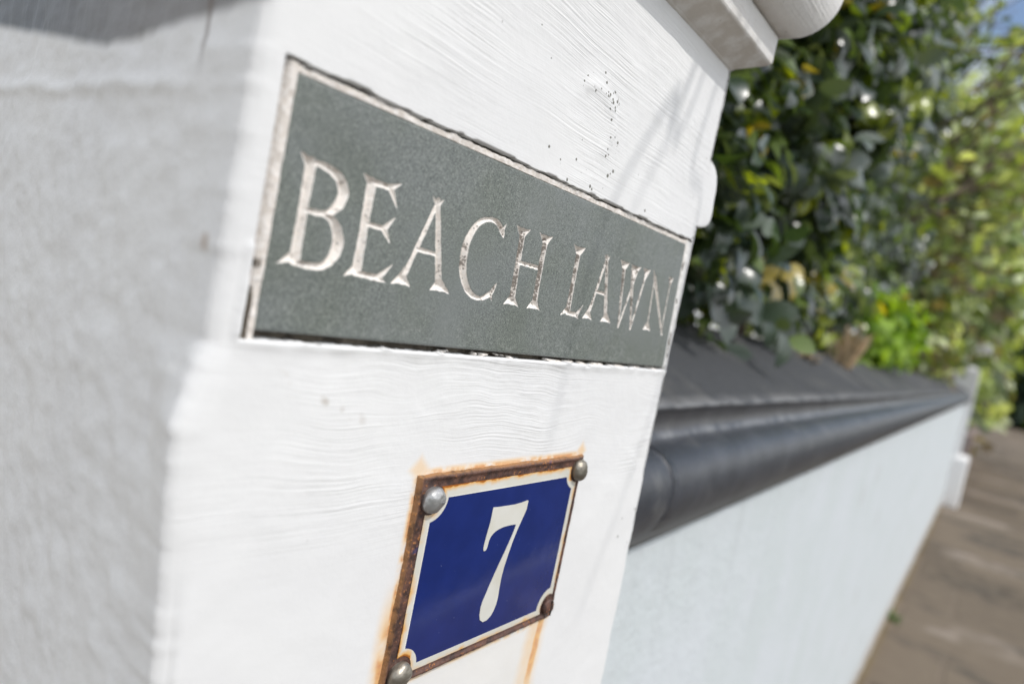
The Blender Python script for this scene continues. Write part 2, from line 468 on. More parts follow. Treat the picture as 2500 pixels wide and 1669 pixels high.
def mat_white(name, col=(0.82, 0.805, 0.785), dirty=0.35):
    g = G(name)
    n = g.noise(scale=60, detail=4); n2 = g.noise(scale=300, detail=3)
    c = g.mix(n.ss(0.3, 0.7), tuple(v * 0.95 for v in col), col)
    c = g.mix(n2.ss(0.66, 0.74) * dirty, c, (0.22, 0.19, 0.16))
    dl = g.attr('edge')
    c = g.mix(dl * n.ss(0.3, 0.6) * 0.55, c, (0.42, 0.36, 0.29))
    g.set('Base Color', c); g.set('Roughness', 0.6)
    st = g.noise(g.vec(g.mx * 14.0, g.my * 14.0, g.mz * 600.0), 1.0, 3)
    g.bump(n + st * 0.8 + n2 * 0.3, 1.0, 0.0007)
    return g.m

def mat_leaf(name, rough=0.28, trans=0.25, spec=0.5, coat=0.0):
    g = G(name, False)
    c = g.attr('leafcol', 'Color')
    g.set('Base Color', c); g.set('Roughness', rough)
    g.p.inputs['Specular IOR Level'].default_value = spec
    g.p.inputs['Coat Weight'].default_value = coat; g.p.inputs['Coat Roughness'].default_value = 0.24
    t = g.nt.nodes.new('ShaderNodeBsdfTranslucent')
    br = g.nt.nodes.new('ShaderNodeMix'); br.data_type = 'RGBA'; br.blend_type = 'MULTIPLY'
    br.inputs[0].default_value = 1.0; br.inputs[7].default_value = (2.6, 2.5, 0.7, 1)
    g.nt.links.new(c.s, br.inputs[6]); g.nt.links.new(br.outputs[2], t.inputs[0])
    mx = g.nt.nodes.new('ShaderNodeMixShader'); mx.inputs[0].default_value = trans
    g.nt.links.new(g.p.outputs[0], mx.inputs[1]); g.nt.links.new(t.outputs[0], mx.inputs[2])
    g.nt.links.new(mx.outputs[0], g.nt.nodes['Material Output'].inputs[0])
    return g.m

M_pier = mat_pier(); M_mortar = mat_mortar(); M_slate = mat_slate(); M_rust = mat_rust(); M_blue = mat_blue()
M_border = mat_cream(True); M_cream = mat_cream(False); M_steel = mat_steel(); M_steel2 = mat_steel(True)
M_coping = mat_coping(); M_wall = mat_wall(); M_cap = mat_white('white_capital_paint')
M_farpier = mat_white('white_pier_paint', (0.86, 0.855, 0.85), 0.1)
M_leaf = mat_leaf('glossy_evergreen_leaf', 0.30, 0.28, 0.8, 0.35); M_leaf2 = mat_leaf('soft_leaf', 0.55, 0.35, 0.3)
M_bark = simple('brown_bark', (0.17, 0.125, 0.095), 0.85, var=0.35, scale=60, bump=0.002)
M_bark2 = simple('green_stem', (0.24, 0.25, 0.11), 0.6, var=0.3, scale=60)
M_dry = simple('dry_straw', (0.56, 0.42, 0.26), 0.8, var=0.25, scale=50)
M_dark = simple('joint_filler', (0.02, 0.018, 0.016), 0.95)

# ================================================================== SETTING: ground
def mat_paving():
    g = G('paving_slabs')
    u = g.mx * CA + g.my * SA; v = g.my * CA - g.mx * SA
    row = (u / 0.84).floor()
    fx = (u.mod(0.84) - 0.42).abs(); vy = v + row.mod(2.0) * 0.3
    fy = (vy.mod(0.84) - 0.42).abs()
    joint = fx.max(fy).ss(0.398, 0.410)
    cell = g.vec(row * 3.71, (vy / 0.84).floor() * 5.13, 0.0)
    cn = g.noise(cell, 1.7, 0)
    n = g.noise(scale=9, detail=5); n2 = g.noise(scale=160, detail=3)
    c = g.mix(cn.ss(0.30, 0.62), (0.108, 0.088, 0.067), (0.168, 0.135, 0.101))
    pt = g.noise(g.vec(u * 1.4, v * 0.5, 0.0), 1.6, 3)
    c = g.mix(pt.ss(0.55, 0.62) * 0.7, c, (0.060, 0.056, 0.050))
    c = g.mix(n.ss(0.35, 0.7) * 0.6, c, (0.19, 0.155, 0.115))
    c = g.mix(n2.ss(0.5, 0.7) * 0.25, c, (0.22, 0.19, 0.155))
    c = g.mix(joint * 0.7, c, (0.17, 0.137, 0.105))
    # pale cement patches along some courses
    band = row.mod(3.0).ss(0.5, 0.0) * (u.mod(0.84) - 0.55).abs().ss(0.24, 0.16)
    fb_ = g.noise(g.vec(u * 0.35, v * 1.1, 0.0), 2.3, 2).ss(0.42, 0.60)
    c = g.mix(band * fb_ * n.ss(0.3, 0.5) * 0.65, c, (0.30, 0.255, 0.215))
    moss = v.ss(0.00, 0.07) * (n.ss(0.3, 0.6))
    c = g.mix(moss * 0.8, c, (0.20, 0.15, 0.06))
    g.set('Base Color', c); g.set('Roughness', 0.85)
    g.p.inputs['Specular IOR Level'].default_value = 0.15
    g.bump(n2 - joint * 2.0, 1.0, 0.002)
    return g.m
def quad(name, x0, x1, y0, y1, z, mat, rot=True):
    P = [(x0, y0), (x1, y0), (x1, y1), (x0, y1)]
    V = [((x * CA - y * SA) if rot else x, (x * SA + y * CA) if rot else y, z) for x, y in P]
    return structure(mesh_obj(name, V, [(0, 1, 2, 3)], mat))
quad('ground', -900, 900, -900, 900, -0.135, simple('earth_and_grass', (0.09, 0.10, 0.045), 0.95, var=0.4, scale=3), False)
quad('pavement', -30, 60, -1.9, 14.0, 0.0, mat_paving())
quad('road', -60, 120, -9.0, -2.04, -0.125, simple('asphalt', (0.055, 0.055, 0.056), 0.9, var=0.25, scale=60))
kb = box(-60, 120, -2.04, -1.9, -0.13, 0.004)
kv = [(x * CA - y * SA, x * SA + y * CA, z) for x, y, z in kb[0]]
structure(mesh_obj('kerb', kv, kb[1], simple('granite_kerb', (0.30, 0.29, 0.28), 0.8)))
# raised garden earth behind the retaining wall
gv, gf = box(2.0, 56.0, 2.44, 34.0, -H / S + 0.02, -0.22)
gg = np.array(gv); structure(mesh_obj('garden_soil', WW(gg), gf, simple('garden_earth', (0.05, 0.038, 0.026), 0.95, var=0.4, scale=30)))

# ================================================================== THE GATE PIER
XL, XR, DEEP = 0.548, 2.232, 1.72
pier = thing('gate_pier', 'white painted masonry gate pier carrying the slate plaque and the blue number plate', 'pier', (W((1.4, 1.85, -H / S)).tolist()))
def build_pier():
    zmin, zmax = -H / S, 1.02
    zs = np.unique(np.round(np.concatenate([np.linspace(zmin, -1.6, 12), np.linspace(-1.6, 1.02, 400),
        [-0.1575, -0.1545, 0.2965, 0.2995]]), 5))
    xs = np.unique(np.round(np.concatenate([np.linspace(0.60, XR - 0.02, 260), [0.6025, 0.6055, 2.2200, 2.2225]]), 5))
    ys = np.linspace(0.06, DEEP, 110)
    # outline points: (kind, param)
    rows = []
    for z in zs:
        # left arris: rounded, softer above, knocked sharper and further out lower down
        k = sstep(-0.20, -0.27, np.array(z)) if False else float(np.clip((-0.17 - z) / 0.14, 0, 1))
        k2 = float(np.clip((-0.30 - z) / 0.45, 0, 1))
        r = 0.036 * (1 - k) + 0.026 * k
        xl = XL + 0.010 - 0.034 * k + 0.040 * k * k2
        jig = (vnoise(np.array(z * 18.0), np.array(0.3), 3) - .5) * 0.004 + (vnoise(np.array(z * 55.0), np.array(1.3), 4) - .5) * 0.003
        # right arris and the roll on the right return
        xr = XR + max(0, (-0.4 - z)) * 0.030
        b = 0.0
        if 0.352 < z < 0.575:
            t = (z - 0.352) / (0.575 - 0.352)
            b = 0.150 * (1 - (2 * t - 1) ** 4) ** 0.5 * (1 - 0.30 * t)
        if z > 0.62: b += 0.003 * sstep(0.62, 0.66, np.array(z)) 
        if z > 0.74: b += 0.003
        xr += float(b) + float((vnoise(np.array(z * 26.0), np.array(5.3), 9) - .5) * 0.010)
        rr = 0.022 + 0.25 * b
        pts = []
        xs0 = XL + 0.010
        for y in ys[::-1]: pts.append((xs0 + (xl + float(jig) - xs0) * max(0, 1 - y / 0.30) ** 2, y))
        xl += float(jig)
        for a in np.linspace(0, math.pi / 2, 12)[1:-1]:
            pts.append((xl + r - r * math.cos(a), r - r * math.sin(a)) if r < 0.06 else (xl, 0))
        x0 = xl + r
        u = (xs - xs[0]) / (xs[-1] - xs[0])
        # keep interior columns fixed so that the recess edges stay straight
        pts.append((min(x0, 0.597), 0.0))
        for xx in xs: pts.append((xx, 0.0))
        x1 = xr - rr
        for a in np.linspace(0, math.pi / 2, 8):
            pts.append((max(x1, XR - 0.018) + (xr - max(x1, XR - 0.018)) * math.sin(a), rr * (1 - math.cos(a))))
        for y in np.linspace(rr + 0.03, DEEP, 16): pts.append((xr, y))
        rows.append(pts)
    P = np.array(rows)                       # nz, nu, 2
    nz, nu, _ = P.shape
    X = P[..., 0]; Y = P[..., 1]; Z = np.repeat(zs[:, None], nu, 1)
    front = np.zeros((nz, nu), bool); nl = len(ys) + 10
    fidx = slice(nl, nl + 1 + len(xs))
    # gentle unevenness
    und = (fbm(X * 3.1, Z * 3.1, 21, 4) - .5) * 0.012
    Yf = Y.copy()
    Yf[:, fidx] += und[:, fidx]
    # lump and edge of filler above the plaque
    Xc, Zc = X[:, fidx], Z[:, fidx]
    rr = np.sqrt(((Xc - 1.47) * 1.05) ** 2 + ((Zc - 0.47) * 1.2) ** 2)
    arc = np.exp(-((rr - 0.10) / 0.022) ** 2) * sstep(-0.06, 0.04, (Xc - 1.47) * .9 + (Zc - 0.47))
    Yf[:, fidx] -= arc * 0.0045 * (0.4 + fbm(Xc * 30, Zc * 30, 5, 3))
    # thick ragged lip of paint round the plaque recess
    dx = np.maximum(np.abs(Xc - 1.414) - 0.8095, 0); dz = np.maximum(np.abs(Zc - 0.0705) - 0.2275, 0)
    sd = np.hypot(dx, dz)
    lip = np.exp(-(sd / 0.014) ** 2) * (fbm(Xc * 22, Zc * 22, 31, 3)) * (Zc < 0)
    Yf[:, fidx] -= lip * 0.008
    # recess (ragged outline)
    rag = (fbm(Xc * 26, Zc * 26, 77, 4) - .5) * 0.006 - 0.001
    ins = (np.abs(Xc - 1.414) < 0.8095) & (np.abs(Zc - 0.0705) < 0.2275 + rag)
    Yf[:, fidx] = np.where(ins, 0.050, Yf[:, fidx])
    # left return: coarse render with a ridge
    li = slice(0, len(ys))
    bl = (fbm(Y[:, li] * 7, Z[:, li] * 2.4, 41, 3) - .5) * 0.010 + (fbm(Y[:, li] * 34, Z[:, li] * 12, 44, 3) - .5) * 0.009 + (fbm(Y[:, li] * 17, Z[:, li] * 17, 42, 3) - .5) * 0.010
    ridge = 0.006 * np.exp(-((Z[:, li] - 0.238 - 0.03 * (Y[:, li] - .3) - (fbm(Y[:, li] * 9, Y[:, li] * 0 + 2, 43, 2) - .5) * 0.022) / 0.018) ** 2)
    fade = sstep(0.0, 0.15, Y[:, li])
    X = X.copy(); X[:, li] -= (bl + ridge * sstep(0.12, 0.3, Y[:, li])) * fade
    V = W(np.stack([X, Yf + 1.0, Z], -1)).reshape(-1, 3)
    f = grid_faces(nz, nu)
    # back closing strip
    i = np.arange(nz - 1); bf = np.stack([i * nu + nu - 1, i * nu, (i + 1) * nu, (i + 1) * nu + nu - 1], -1)
    f = np.concatenate([f[:, ::-1], bf[:, ::-1]])
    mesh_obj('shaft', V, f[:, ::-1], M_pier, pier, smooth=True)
build_pier()

# capital: stacked mouldings swept round the pier
def sweep_square(prof, x0, x1, d0, d1, frame=W, sub=1):
    """prof: list of (overhang, z, edgeflag)"""
    V = []; ed = []
    for o, z, e in prof:
        for (x, d) in ((x0 - o, d0 - o), (x1 + o, d0 - o), (x1 + o, d1 + o), (x0 - o, d1 + o)):
            V.append((x, d, z)); ed.append(e)
    n = len(prof); F = []
    for i in range(n - 1):
        for k in range(4):
            F.append((i * 4 + k, i * 4 + (k + 1) % 4, (i + 1) * 4 + (k + 1) % 4, (i + 1) * 4 + k))
    F.append((3, 2, 1, 0)); F.append(tuple((n - 1) * 4 + k for k in range(4)))
    return frame(V), F, ed
def cap_part(name, prof, mat=None, parent=None, x=(0.56, 2.222), d=(1.0, 2.72), frame=W):
    V, F, ed = sweep_square(prof, x[0], x[1], d[0], d[1], frame)
    o = mesh_obj(name, V, F, mat or M_cap, parent or pier, attrs={'edge': ('POINT', 'FLOAT', ed)})
    b = o.modifiers.new('bevel', 'BEVEL'); b.width = 0.0016; b.segments = 3; b.limit_method = 'ANGLE'; b.angle_limit = math.radians(25)
    o.data.polygons.foreach_set('use_smooth', np.ones(len(o.data.polygons), bool))
    w_ = o.modifiers.new('wn', 'WEIGHTED_NORMAL')
    return o
cap_part('lower_moulding', [(0.004, 0.880, .6), (0.012, 0.889, .9), (0.095, 0.930, 1), (0.099, 0.940, .5), (0.100, 1.022, 0), (0.092, 1.032, .4)])
ovolo = [(0.100, 1.0325, .6), (0.126, 1.034, .3)] + [(0.126 + 0.115 * math.sin(a) ** 1.1 * 1.0, 1.034 + 0.185 * (1 - math.cos(a)) ** 0.9, 0) for a in np.linspace(0.15, math.pi / 2, 12)]
cap_part('upper_moulding', ovolo + [(0.241, 1.26, .3), (0.25, 1.265, 0)])
cap_part('cap_slab', [(0.245, 1.268, .3), (0.262, 1.272, .3), (0.265, 1.42, 0), (0.25, 1.44, 0), (0.10, 1.60, 0), (-0.3, 1.85, 0), (-0.72, 1.98, 0)])

# mortar bed and joint in the recess
def build_mortar():
    xs = np.linspace(0.6035, 2.2245, 1300); zs = np.linspace(-0.161, 0.301, 420)
    X, Z = np.meshgrid(xs, zs, indexing='ij')
    top = Z - 0.2783; bot = -0.1405 - (X - .63) * 0.0034 - Z; left = 0.6316 - X; right = X - (2.1675 + (0.2783 - Z) * 0.075)
    dep = np.full(X.shape, 0.030); dirt = np.zeros(X.shape)
    rg = (fbm(X * 40, Z * 40, 3, 4) - .5); rg2 = fbm(X * 9, Z * 9, 8, 3)
    # top: cream fillet, dark ragged crevice above
    t = sstep(0.0125, 0.0165, top + rg * 0.008 - 0.004 * (rg2 - .5)) * sstep(-.001, .002, top)
    dirt = np.maximum(dirt, t * (0.78 + 0.6 * (rg2 - 0.4)))
    dep = np.where(top > 0, 0.005 + 0.016 * t, dep)
    # bottom: dark open joint with crumbs of paint
    b = sstep(0.0, 0.003, bot + rg * 0.006)
    crumb = sstep(0.50, 0.60, fbm(X * 42, Z * 60, 12, 3)) * sstep(0.98, 1.2, X) * sstep(0.004, 0.009, bot + rg * .006)
    dirt = np.maximum(dirt, b * (1 - crumb) * (0.95 - 0.35 * sstep(1.5, 2.1, X) * (fbm(X * 12, Z * 80, 14, 2) > .5)))
    dep = np.where(bot > 0, 0.034 * (1 - crumb) + 0.006 * crumb, dep)
    # left: broad cream fillet, dark towards the bottom
    l = sstep(0.0, 0.002, left)
    dep = np.where(left > 0, 0.004 + 0.020 * sstep(0.012, 0.026, left), dep)
    lowdirt = sstep(-0.02, -0.13, Z) * sstep(0.008, 0.016, left + rg * 0.006)
    dirt = np.where(left > 0, np.maximum(np.where(top > .004, dirt, 0), 0.1 + 0.9 * lowdirt + 0.5 * np.exp(-((Z + 0.03) / 0.015) ** 2) * (left > 0.008)), dirt)
    # right: painted white with dark specks
    rr = sstep(0.0, 0.002, right)
    spk = sstep(0.52, 0.62, fbm(X * 60, Z * 34, 22, 3)) * np.exp(-((right - 0.012) / 0.007) ** 2)
    dep = np.where(right > 0, 0.004, dep)
    dirt = np.where((right > 0) & (top < 0.004) & (bot < 0), 0.08 + 0.7 * spk, dirt)
    dep = dep + rg * 0.006
    V = W(np.stack([X, 1 + dep, Z], -1)).reshape(-1, 3)
    mesh_obj('mortar_joint', V, grid_faces(*X.shape), M_mortar, pier, smooth=True,
             attrs={'dirt': ('POINT', 'FLOAT', dirt.ravel())})
build_mortar()

# ================================================================== SLATE PLAQUE with V-cut letters
TOP, BOT = 0.1555, -0.0275
TRI = []    # serif wedges
ST = []     # strokes: (x0,z0,w0,x1,z1,w1) half widths
def s(*a): ST.append(a)
TK, TN = 0.0118, 0.0062
def stem(x, xb=None, wd=TK, foot=True, head=True, fl=0.028, fr=0.030, slant=0.0):
    xb = x if xb is None else xb
    s(x, TOP - 0.010, wd, x + (xb - x) * .5, (TOP + BOT) / 2, wd * 0.86); s(x + (xb - x) * .5, (TOP + BOT) / 2, wd * .86, xb, BOT + 0.010, wd)
    if head: serif(x, TOP, fl, fr, -1, wd)
    if foot: serif(xb, BOT, fl, fr, 1, wd)
def serif(x, z, fl, fr, sgn, wd=TK):
    TRI.append(((x - fl, z - sgn * 0.004), (x, z + sgn * 0.002), (x, z + sgn * 0.034)))
    TRI.append(((x + fr, z - sgn * 0.004), (x, z + sgn * 0.002), (x, z + sgn * 0.034)))
    TRI.append(((x - fl * .62, z - sgn * 0.001), (x + fr * .62, z - sgn * 0.001), (x, z + sgn * 0.038)))
def curve(pts, n=14):
    """Catmull-Rom through (x,z,w)"""
    P = np.array(pts, float); P = np.vstack([2 * P[0] - P[1], P, 2 * P[-1] - P[-2]]); out = []
    for i in range(1, len(P) - 2):
        for t in np.linspace(0, 1, n, endpoint=False):
            a, b, c, d = P[i - 1:i + 3]
            out.append(0.5 * (2 * b + (c - a) * t + (2 * a - 5 * b + 4 * c - d) * t ** 2 + (3 * b - a - 3 * c + d) * t ** 3))
    out.append(P[-2])
    for a, b in zip(out[:-1], out[1:]): s(a[0], a[1], max(a[2], .0005), b[0], b[1], max(b[2], .0005))
# B
stem(0.6840, foot=False, head=False)
s(0.684, TOP - 0.012, TK, 0.6605, TOP + 0.004, 0.0006); s(0.684, BOT + 0.016, TK, 0.6500, BOT - 0.004, 0.0006)
curve([(0.684, 0.1465, .0055), (0.712, 0.1480, .0065), (0.745, 0.1370, .0095), (0.7595, 0.1140, .0125), (0.752, 0.0880, .0105), (0.729, 0.0700, .006), (0.690, 0.0665, .0050)])
curve([(0.720, 0.0690, .004), (0.748, 0.0600, .0085), (0.7660, 0.0290, .0130), (0.7600, -0.002, .0115), (0.7400, -0.0215, .0075), (0.710, -0.0255, .0062), (0.684, -0.0235, .006)])
# E
stem(0.8180, foot=False, head=False)
s(0.818, TOP - 0.012, TK, 0.7970, TOP + 0.003, 0.0006); s(0.818, BOT + 0.016, TK, 0.7900, BOT - 0.005, 0.0006)
s(0.818, 0.1480, .0060, 0.868, 0.1480, .0068); s(0.864, 0.1485, .0072, 0.8920, 0.1625, .0006); s(0.866, 0.1470, .0078, 0.8880, 0.1140, .0010)
s(0.818, 0.0705, .0048, 0.868, 0.0705, .0058); s(0.866, 0.0705, .0080, 0.8880, 0.0960, .0008); s(0.866, 0.0705, .0078, 0.8870, 0.0430, .0008)
s(0.818, -0.0225, .0062, 0.876, -0.0245, .0068); s(0.872, -0.0235, .0085, 0.9020, 0.0070, .0008); s(0.870, -0.0240, .0068, 0.8925, -0.0300, .0010)
# A
def letterA(ax, lx, rx, bz=0.0475, tip=0.008, wl=.0058, wr=.0105):
    s(ax, TOP - 0.002, wl, lx, BOT + 0.008, wl * 1.15); s(ax - 0.001, TOP - 0.002, wr * .7, rx, BOT + 0.012, wr)
    s(ax, TOP - .012, wr * .8, ax - 0.017, TOP + 0.003, .0006); s(ax, TOP - .012, wr * .8, ax + 0.015, TOP + .003, .0006)
    serif(lx, BOT, 0.030, 0.026, 1, .0085); serif(rx, BOT, 0.027, 0.040, 1, wr)
    f = (TOP - bz) / (TOP - BOT)
    s(ax + (lx - ax) * f, bz, .0050, ax + (rx - ax) * f, bz - .001, .0052)
letterA(0.9945, 0.9330, 1.0365)
# C
curve([(1.2210, 0.1200, .0012), (1.2130, 0.1330, .0085), (1.1900, 0.1490, .0068), (1.1620, 0.1500, .0058), (1.1280, 0.1350, .0080), (1.1030, 0.0960, .0108), (1.0985, 0.0520, .0120),
       (1.1080, 0.0150, .0112), (1.1350, -0.0170, .0085), (1.1720, -0.0275, .0058), (1.2050, -0.0150, .0072), (1.2180, 0.000, .0060), (1.2270, 0.0170, .0008)])
s(1.2130, 0.136, .0070, 1.2245, 0.1530, .0006); s(1.210, -0.0120, .0062, 1.2190, -0.0290, .0006)
# H
stem(1.2900, 1.2930, fl=0.031, fr=0.031); stem(1.3860, 1.3860, fl=0.031, fr=0.031)
s(1.291, 0.0745, .0058, 1.386, 0.0735, .0058)
# L
stem(1.5460, 1.5460, foot=False, fl=0.032, fr=0.033)
s(1.546, BOT + .016, TK, 1.5110, BOT - .005, .0006); s(1.546, -0.0225, .0062, 1.595, -0.0240, .0068)
s(1.592, -0.0225, .0085, 1.6180, 0.0085, .0008); s(1.590, -0.0240, .0070, 1.6050, -0.0345, .0010)
# A
letterA(1.6985, 1.6500, 1.7470, bz=0.0515)
# W
WB = -0.0350
s(1.8050, 0.1450, .0105, 1.8330, WB, .0050); serif(1.805, TOP + .001, 0.029, 0.033, -1, .0100)
s(1.8330, WB, .0045, 1.8920, 0.1450, .0058)
s(1.8600, 0.1450, .0105, 1.9110, WB, .0055); serif(1.877, TOP - .001, 0.033, 0.036, -1, .0105)
s(1.9110, WB, .0050, 1.9520, 0.1440, .0065); serif(1.9520, TOP, 0.026, 0.026, -1, .0075)
# N
s(2.0150, 0.1380, .0050, 2.0215, -0.0180, .0055); serif(2.0215, BOT - .001, 0.029, 0.029, 1, .0065)
s(1.9990, 0.1610, .0020, 2.0180, 0.1350, .0100); s(2.0180, 0.1350, .0105, 2.1400, -0.0340, .0060)
s(2.1360, 0.1400, .0055, 2.1320, -0.0260, .0045); serif(2.1360, TOP, 0.022, 0.021, -1, .0065)

SX0, SX1, SZ0, SZ1 = 0.6312, 2.2010, -0.1465, 0.2788
def build_slate():
    xs = np.arange(SX0, SX1 + .0005, 0.00125); zs = np.arange(SZ0, SZ1 + .0005, 0.00125)
    X, Z = np.meshgrid(xs, zs, indexing='ij'); D = np.zeros(X.shape)
    for (x0, z0, w0, x1, z1, w1) in ST:
        mg = max(w0, w1) + .002
        i0, i1 = np.searchsorted(xs, [min(x0, x1) - mg, max(x0, x1) + mg]); j0, j1 = np.searchsorted(zs, [min(z0, z1) - mg, max(z0, z1) + mg])
        if i1 <= i0 or j1 <= j0: continue
        x = X[i0:i1, j0:j1]; z = Z[i0:i1, j0:j1]
        ux, uz = x1 - x0, z1 - z0; L = ux * ux + uz * uz + 1e-12
        t = np.clip(((x - x0) * ux + (z - z0) * uz) / L, 0, 1)
        dd = np.hypot(x - x0 - ux * t, z - z0 - uz * t)
        D[i0:i1, j0:j1] = np.maximum(D[i0:i1, j0:j1], (w0 + (w1 - w0) * t) - dd)
    for T in TRI:
        T = np.array(T); mn = T.min(0) - .002; mx_ = T.max(0) + .002
        i0, i1 = np.searchsorted(xs, [mn[0], mx_[0]]); j0, j1 = np.searchsorted(zs, [mn[1], mx_[1]])
        x = X[i0:i1, j0:j1]; z = Z[i0:i1, j0:j1]; ar = np.cross(T[1] - T[0], T[2] - T[0]); ins = np.full(x.shape, 9.0)
        for a, b in ((0, 1), (1, 2), (2, 0)):
            e = T[b] - T[a]; dd = ((x - T[a][0]) * -e[1] + (z - T[a][1]) * e[0]) / np.hypot(*e) * np.sign(ar)
            if not (a == 1 and abs(T[1][0] - T[2][0]) < 1e-9): ins = np.minimum(ins, dd)
        inside = ((x - T[1][0]) * np.sign(T[0][0] - T[1][0]) >= -0.0006) if abs(T[1][0] - T[2][0]) < 1e-9 else np.ones(x.shape, bool)
        D[i0:i1, j0:j1] = np.maximum(D[i0:i1, j0:j1], np.where(inside, ins, 0))
    # chipped, hand-cut look
    D = np.where(D > 0, np.maximum(D + (fbm(X * 90, Z * 90, 51, 3) - .5) * 0.0030, 0), 0)
    depth = D * 1.05
    gz = np.gradient(depth, zs, axis=1)
    down = np.clip(gz * -1.0, -1, 1)                       # wall above the valley: faces the ground
    down = np.clip((-gz), 0, 1) * (D > 0.0012)
    wear = np.clip(1.15 - np.abs(np.gradient(depth, zs, axis=1)) * 1.6, 0, 1) * (D > 0.002) * sstep(0.9, 1.25, X)
    # slightly out-of-true right and bottom edges, chipped arris
    Xs = X + (X - SX0) / (SX1 - SX0) * (-(Z - SZ0) / (SZ1 - SZ0)) * 0.030
    Zs = Z + (1 - (X - SX0) / (SX1 - SX0)) * (1 - (Z - SZ0) / (SZ1 - SZ0)) * 0.006
    ed = np.minimum(np.minimum(X - SX0, SX1 - X), np.minimum(Z - SZ0, SZ1 - Z))
    rnd = np.clip((0.005 - ed) / 0.005, 0, 1) ** 2 * 0.003
    und = (fbm(X * 4, Z * 4, 61, 3) - .5) * 0.003
    Y = 1.0 + 0.0035 + depth + rnd + und
    V = W(np.stack([Xs, Y, Zs], -1)).reshape(-1, 3)
    nx, nz = X.shape; F = grid_faces(nx, nz)
    # skirt to give the plate its thickness
    idx = np.arange(nx * nz).reshape(nx, nz)
    loop = np.concatenate([idx[:, 0], idx[-1, 1:], idx[-2::-1, -1], idx[0, -2:0:-1]])
    Vb = V[loop].copy(); Vb[:, 1] += 0.0095
    n0 = len(V); k = np.arange(len(loop)); k2 = (k + 1) % len(loop)
    sk = np.stack([loop[k2], loop[k], n0 + k, n0 + k2], -1)
    V = np.concatenate([V, Vb]); F = np.concatenate([F, sk])
    pad = np.zeros(len(loop))
    return mesh_obj('name_plaque', V, F, M_slate, None, smooth=True, attrs={
        'carved': ('POINT', 'FLOAT', np.concatenate([np.clip(D / 0.008, 0, 1).ravel(), pad])),
        'down': ('POINT', 'FLOAT', np.concatenate([down.ravel(), pad])),
        'wear': ('POINT', 'FLOAT', np.concatenate([wear.ravel(), pad]))})
tag(build_slate(), 'grey green slate plaque carved BEACH LAWN in cream letters, let into the white pier', 'name plaque')

# ================================================================== NUMBER PLATE
plate = thing('number_plate', 'small blue enamel house number plate with rusty rim reading 7, riveted to the pier', 'number plate', W((1.42, 1.0, -0.92)).tolist())
PX0, PX1, PZ0, PZ1 = 1.0790, 1.7620, -0.9290, -0.4270
BX0, BX1, BZ0, BZ1 = 1.1352, 1.7263, -0.8880, -0.4860      # blue field
YF = 1 - 0.0085                                               # face of the enamel
def dome(x, z):                                             # slight pillow of the pressed sheet
    u = (x - 1.42) / .34; v = (z + .676) / .24
    return 0.006 * (1 - u * u) * (1 - v * v)
CN = [(1.128, -0.4840), (1.7420, -0.4700), (1.7280, -0.8860), (1.1270, -0.8960)]   # fixings TL TR BR BL
def field_sdf(X, Z):
    dx = np.maximum(BX0 - X, X - BX1); dz = np.maximum(BZ0 - Z, Z - BZ1)
    d = np.maximum(dx, dz)
    for (cx, cz), r in zip(CN, (0.0560, 0.0560, 0.0560, 0.0570)):
        d = np.maximum(d, r - np.hypot(X - cx, Z - cz))
    return d                                                # <0 inside blue
def iso_region(fn, lo, hi, y, name, mat, step=0.0016, outer=None, depth=0.002):
    """mesh of the region lo < f < hi, with vertices near the limits pulled onto them"""
    xs = np.arange(PX0 - 0.004, PX1 + .004, step); zs = np.arange(PZ0 - .004, PZ1 + .004, step)
    X, Z = np.meshgrid(xs, zs, indexing='ij')
    def snap(X, Z, lv):
        for _ in range(3):
            f = fn(X, Z) - lv; e = 1e-4
            gx = (fn(X + e, Z) - fn(X - e, Z)) / (2 * e); gz = (fn(X, Z + e) - fn(X, Z - e)) / (2 * e)
            g2 = gx * gx + gz * gz + 1e-9
            near = np.abs(fn(X0, Z0) - lv) < step * 0.75
            X = np.where(near, X - f * gx / g2, X); Z = np.where(near, Z - f * gz / g2, Z)
        return X, Z
    X0, Z0 = X.copy(), Z.copy()
    for lv in (lo, hi):
        if lv is not None: X, Z = snap(X, Z, lv)
    f = fn(X, Z); t = step * 0.12
    ok = np.ones(f.shape, bool)
    if lo is not None: ok &= f >= lo - t
    if hi is not None: ok &= f <= hi + t
    Fq = grid_faces(*X.shape); okf = ok.ravel()[Fq].all(1); Fq = Fq[okf]
    used = np.unique(Fq); remap = -np.ones(X.size, int); remap[used] = np.arange(len(used))
    Xr, Zr = X.ravel()[used], Z.ravel()[used]
    Y = y - dome(Xr, Zr)
    V = W(np.stack([Xr, Y, Zr], -1))
    at = None
    if outer is not None: at = {'outer': ('POINT', 'FLOAT', outer(Xr, Zr))}
    return mesh_obj(name, V, remap[Fq], mat, plate, smooth=True, attrs=at)
iso_region(field_sdf, None, 0.0008, YF, 'enamel_field', M_blue)
def rim_sdf(X, Z):                                          # >0 in the rusty rim
    dx = np.maximum(PX0 + .036 - X, X - (PX1 - .0165)); dz = np.maximum(PZ0 + .0235 - Z, Z - (PZ1 - 0.0305))
    d = np.maximum(dx, dz)
    for (cx, cz), r in zip(CN, (0.0375, 0.0365, 0.036, 0.040)):
        d = np.maximum(d, r - np.hypot(X - cx, Z - cz))
    return d
def border_f(X, Z):      # cream border: outside the blue field, inside the rim
    return np.maximum(-field_sdf(X, Z), rim_sdf(X, Z))
iso_region(border_f, None, 0.0, YF - 0.0006, 'border_line', M_border,
           outer=lambda X, Z: np.clip(1 + rim_sdf(X, Z) / 0.022, 0, 1) * (0.62 + 0.38 * (Z > -0.50) + 0.25 * (X < 1.16) * (Z < -0.75)))
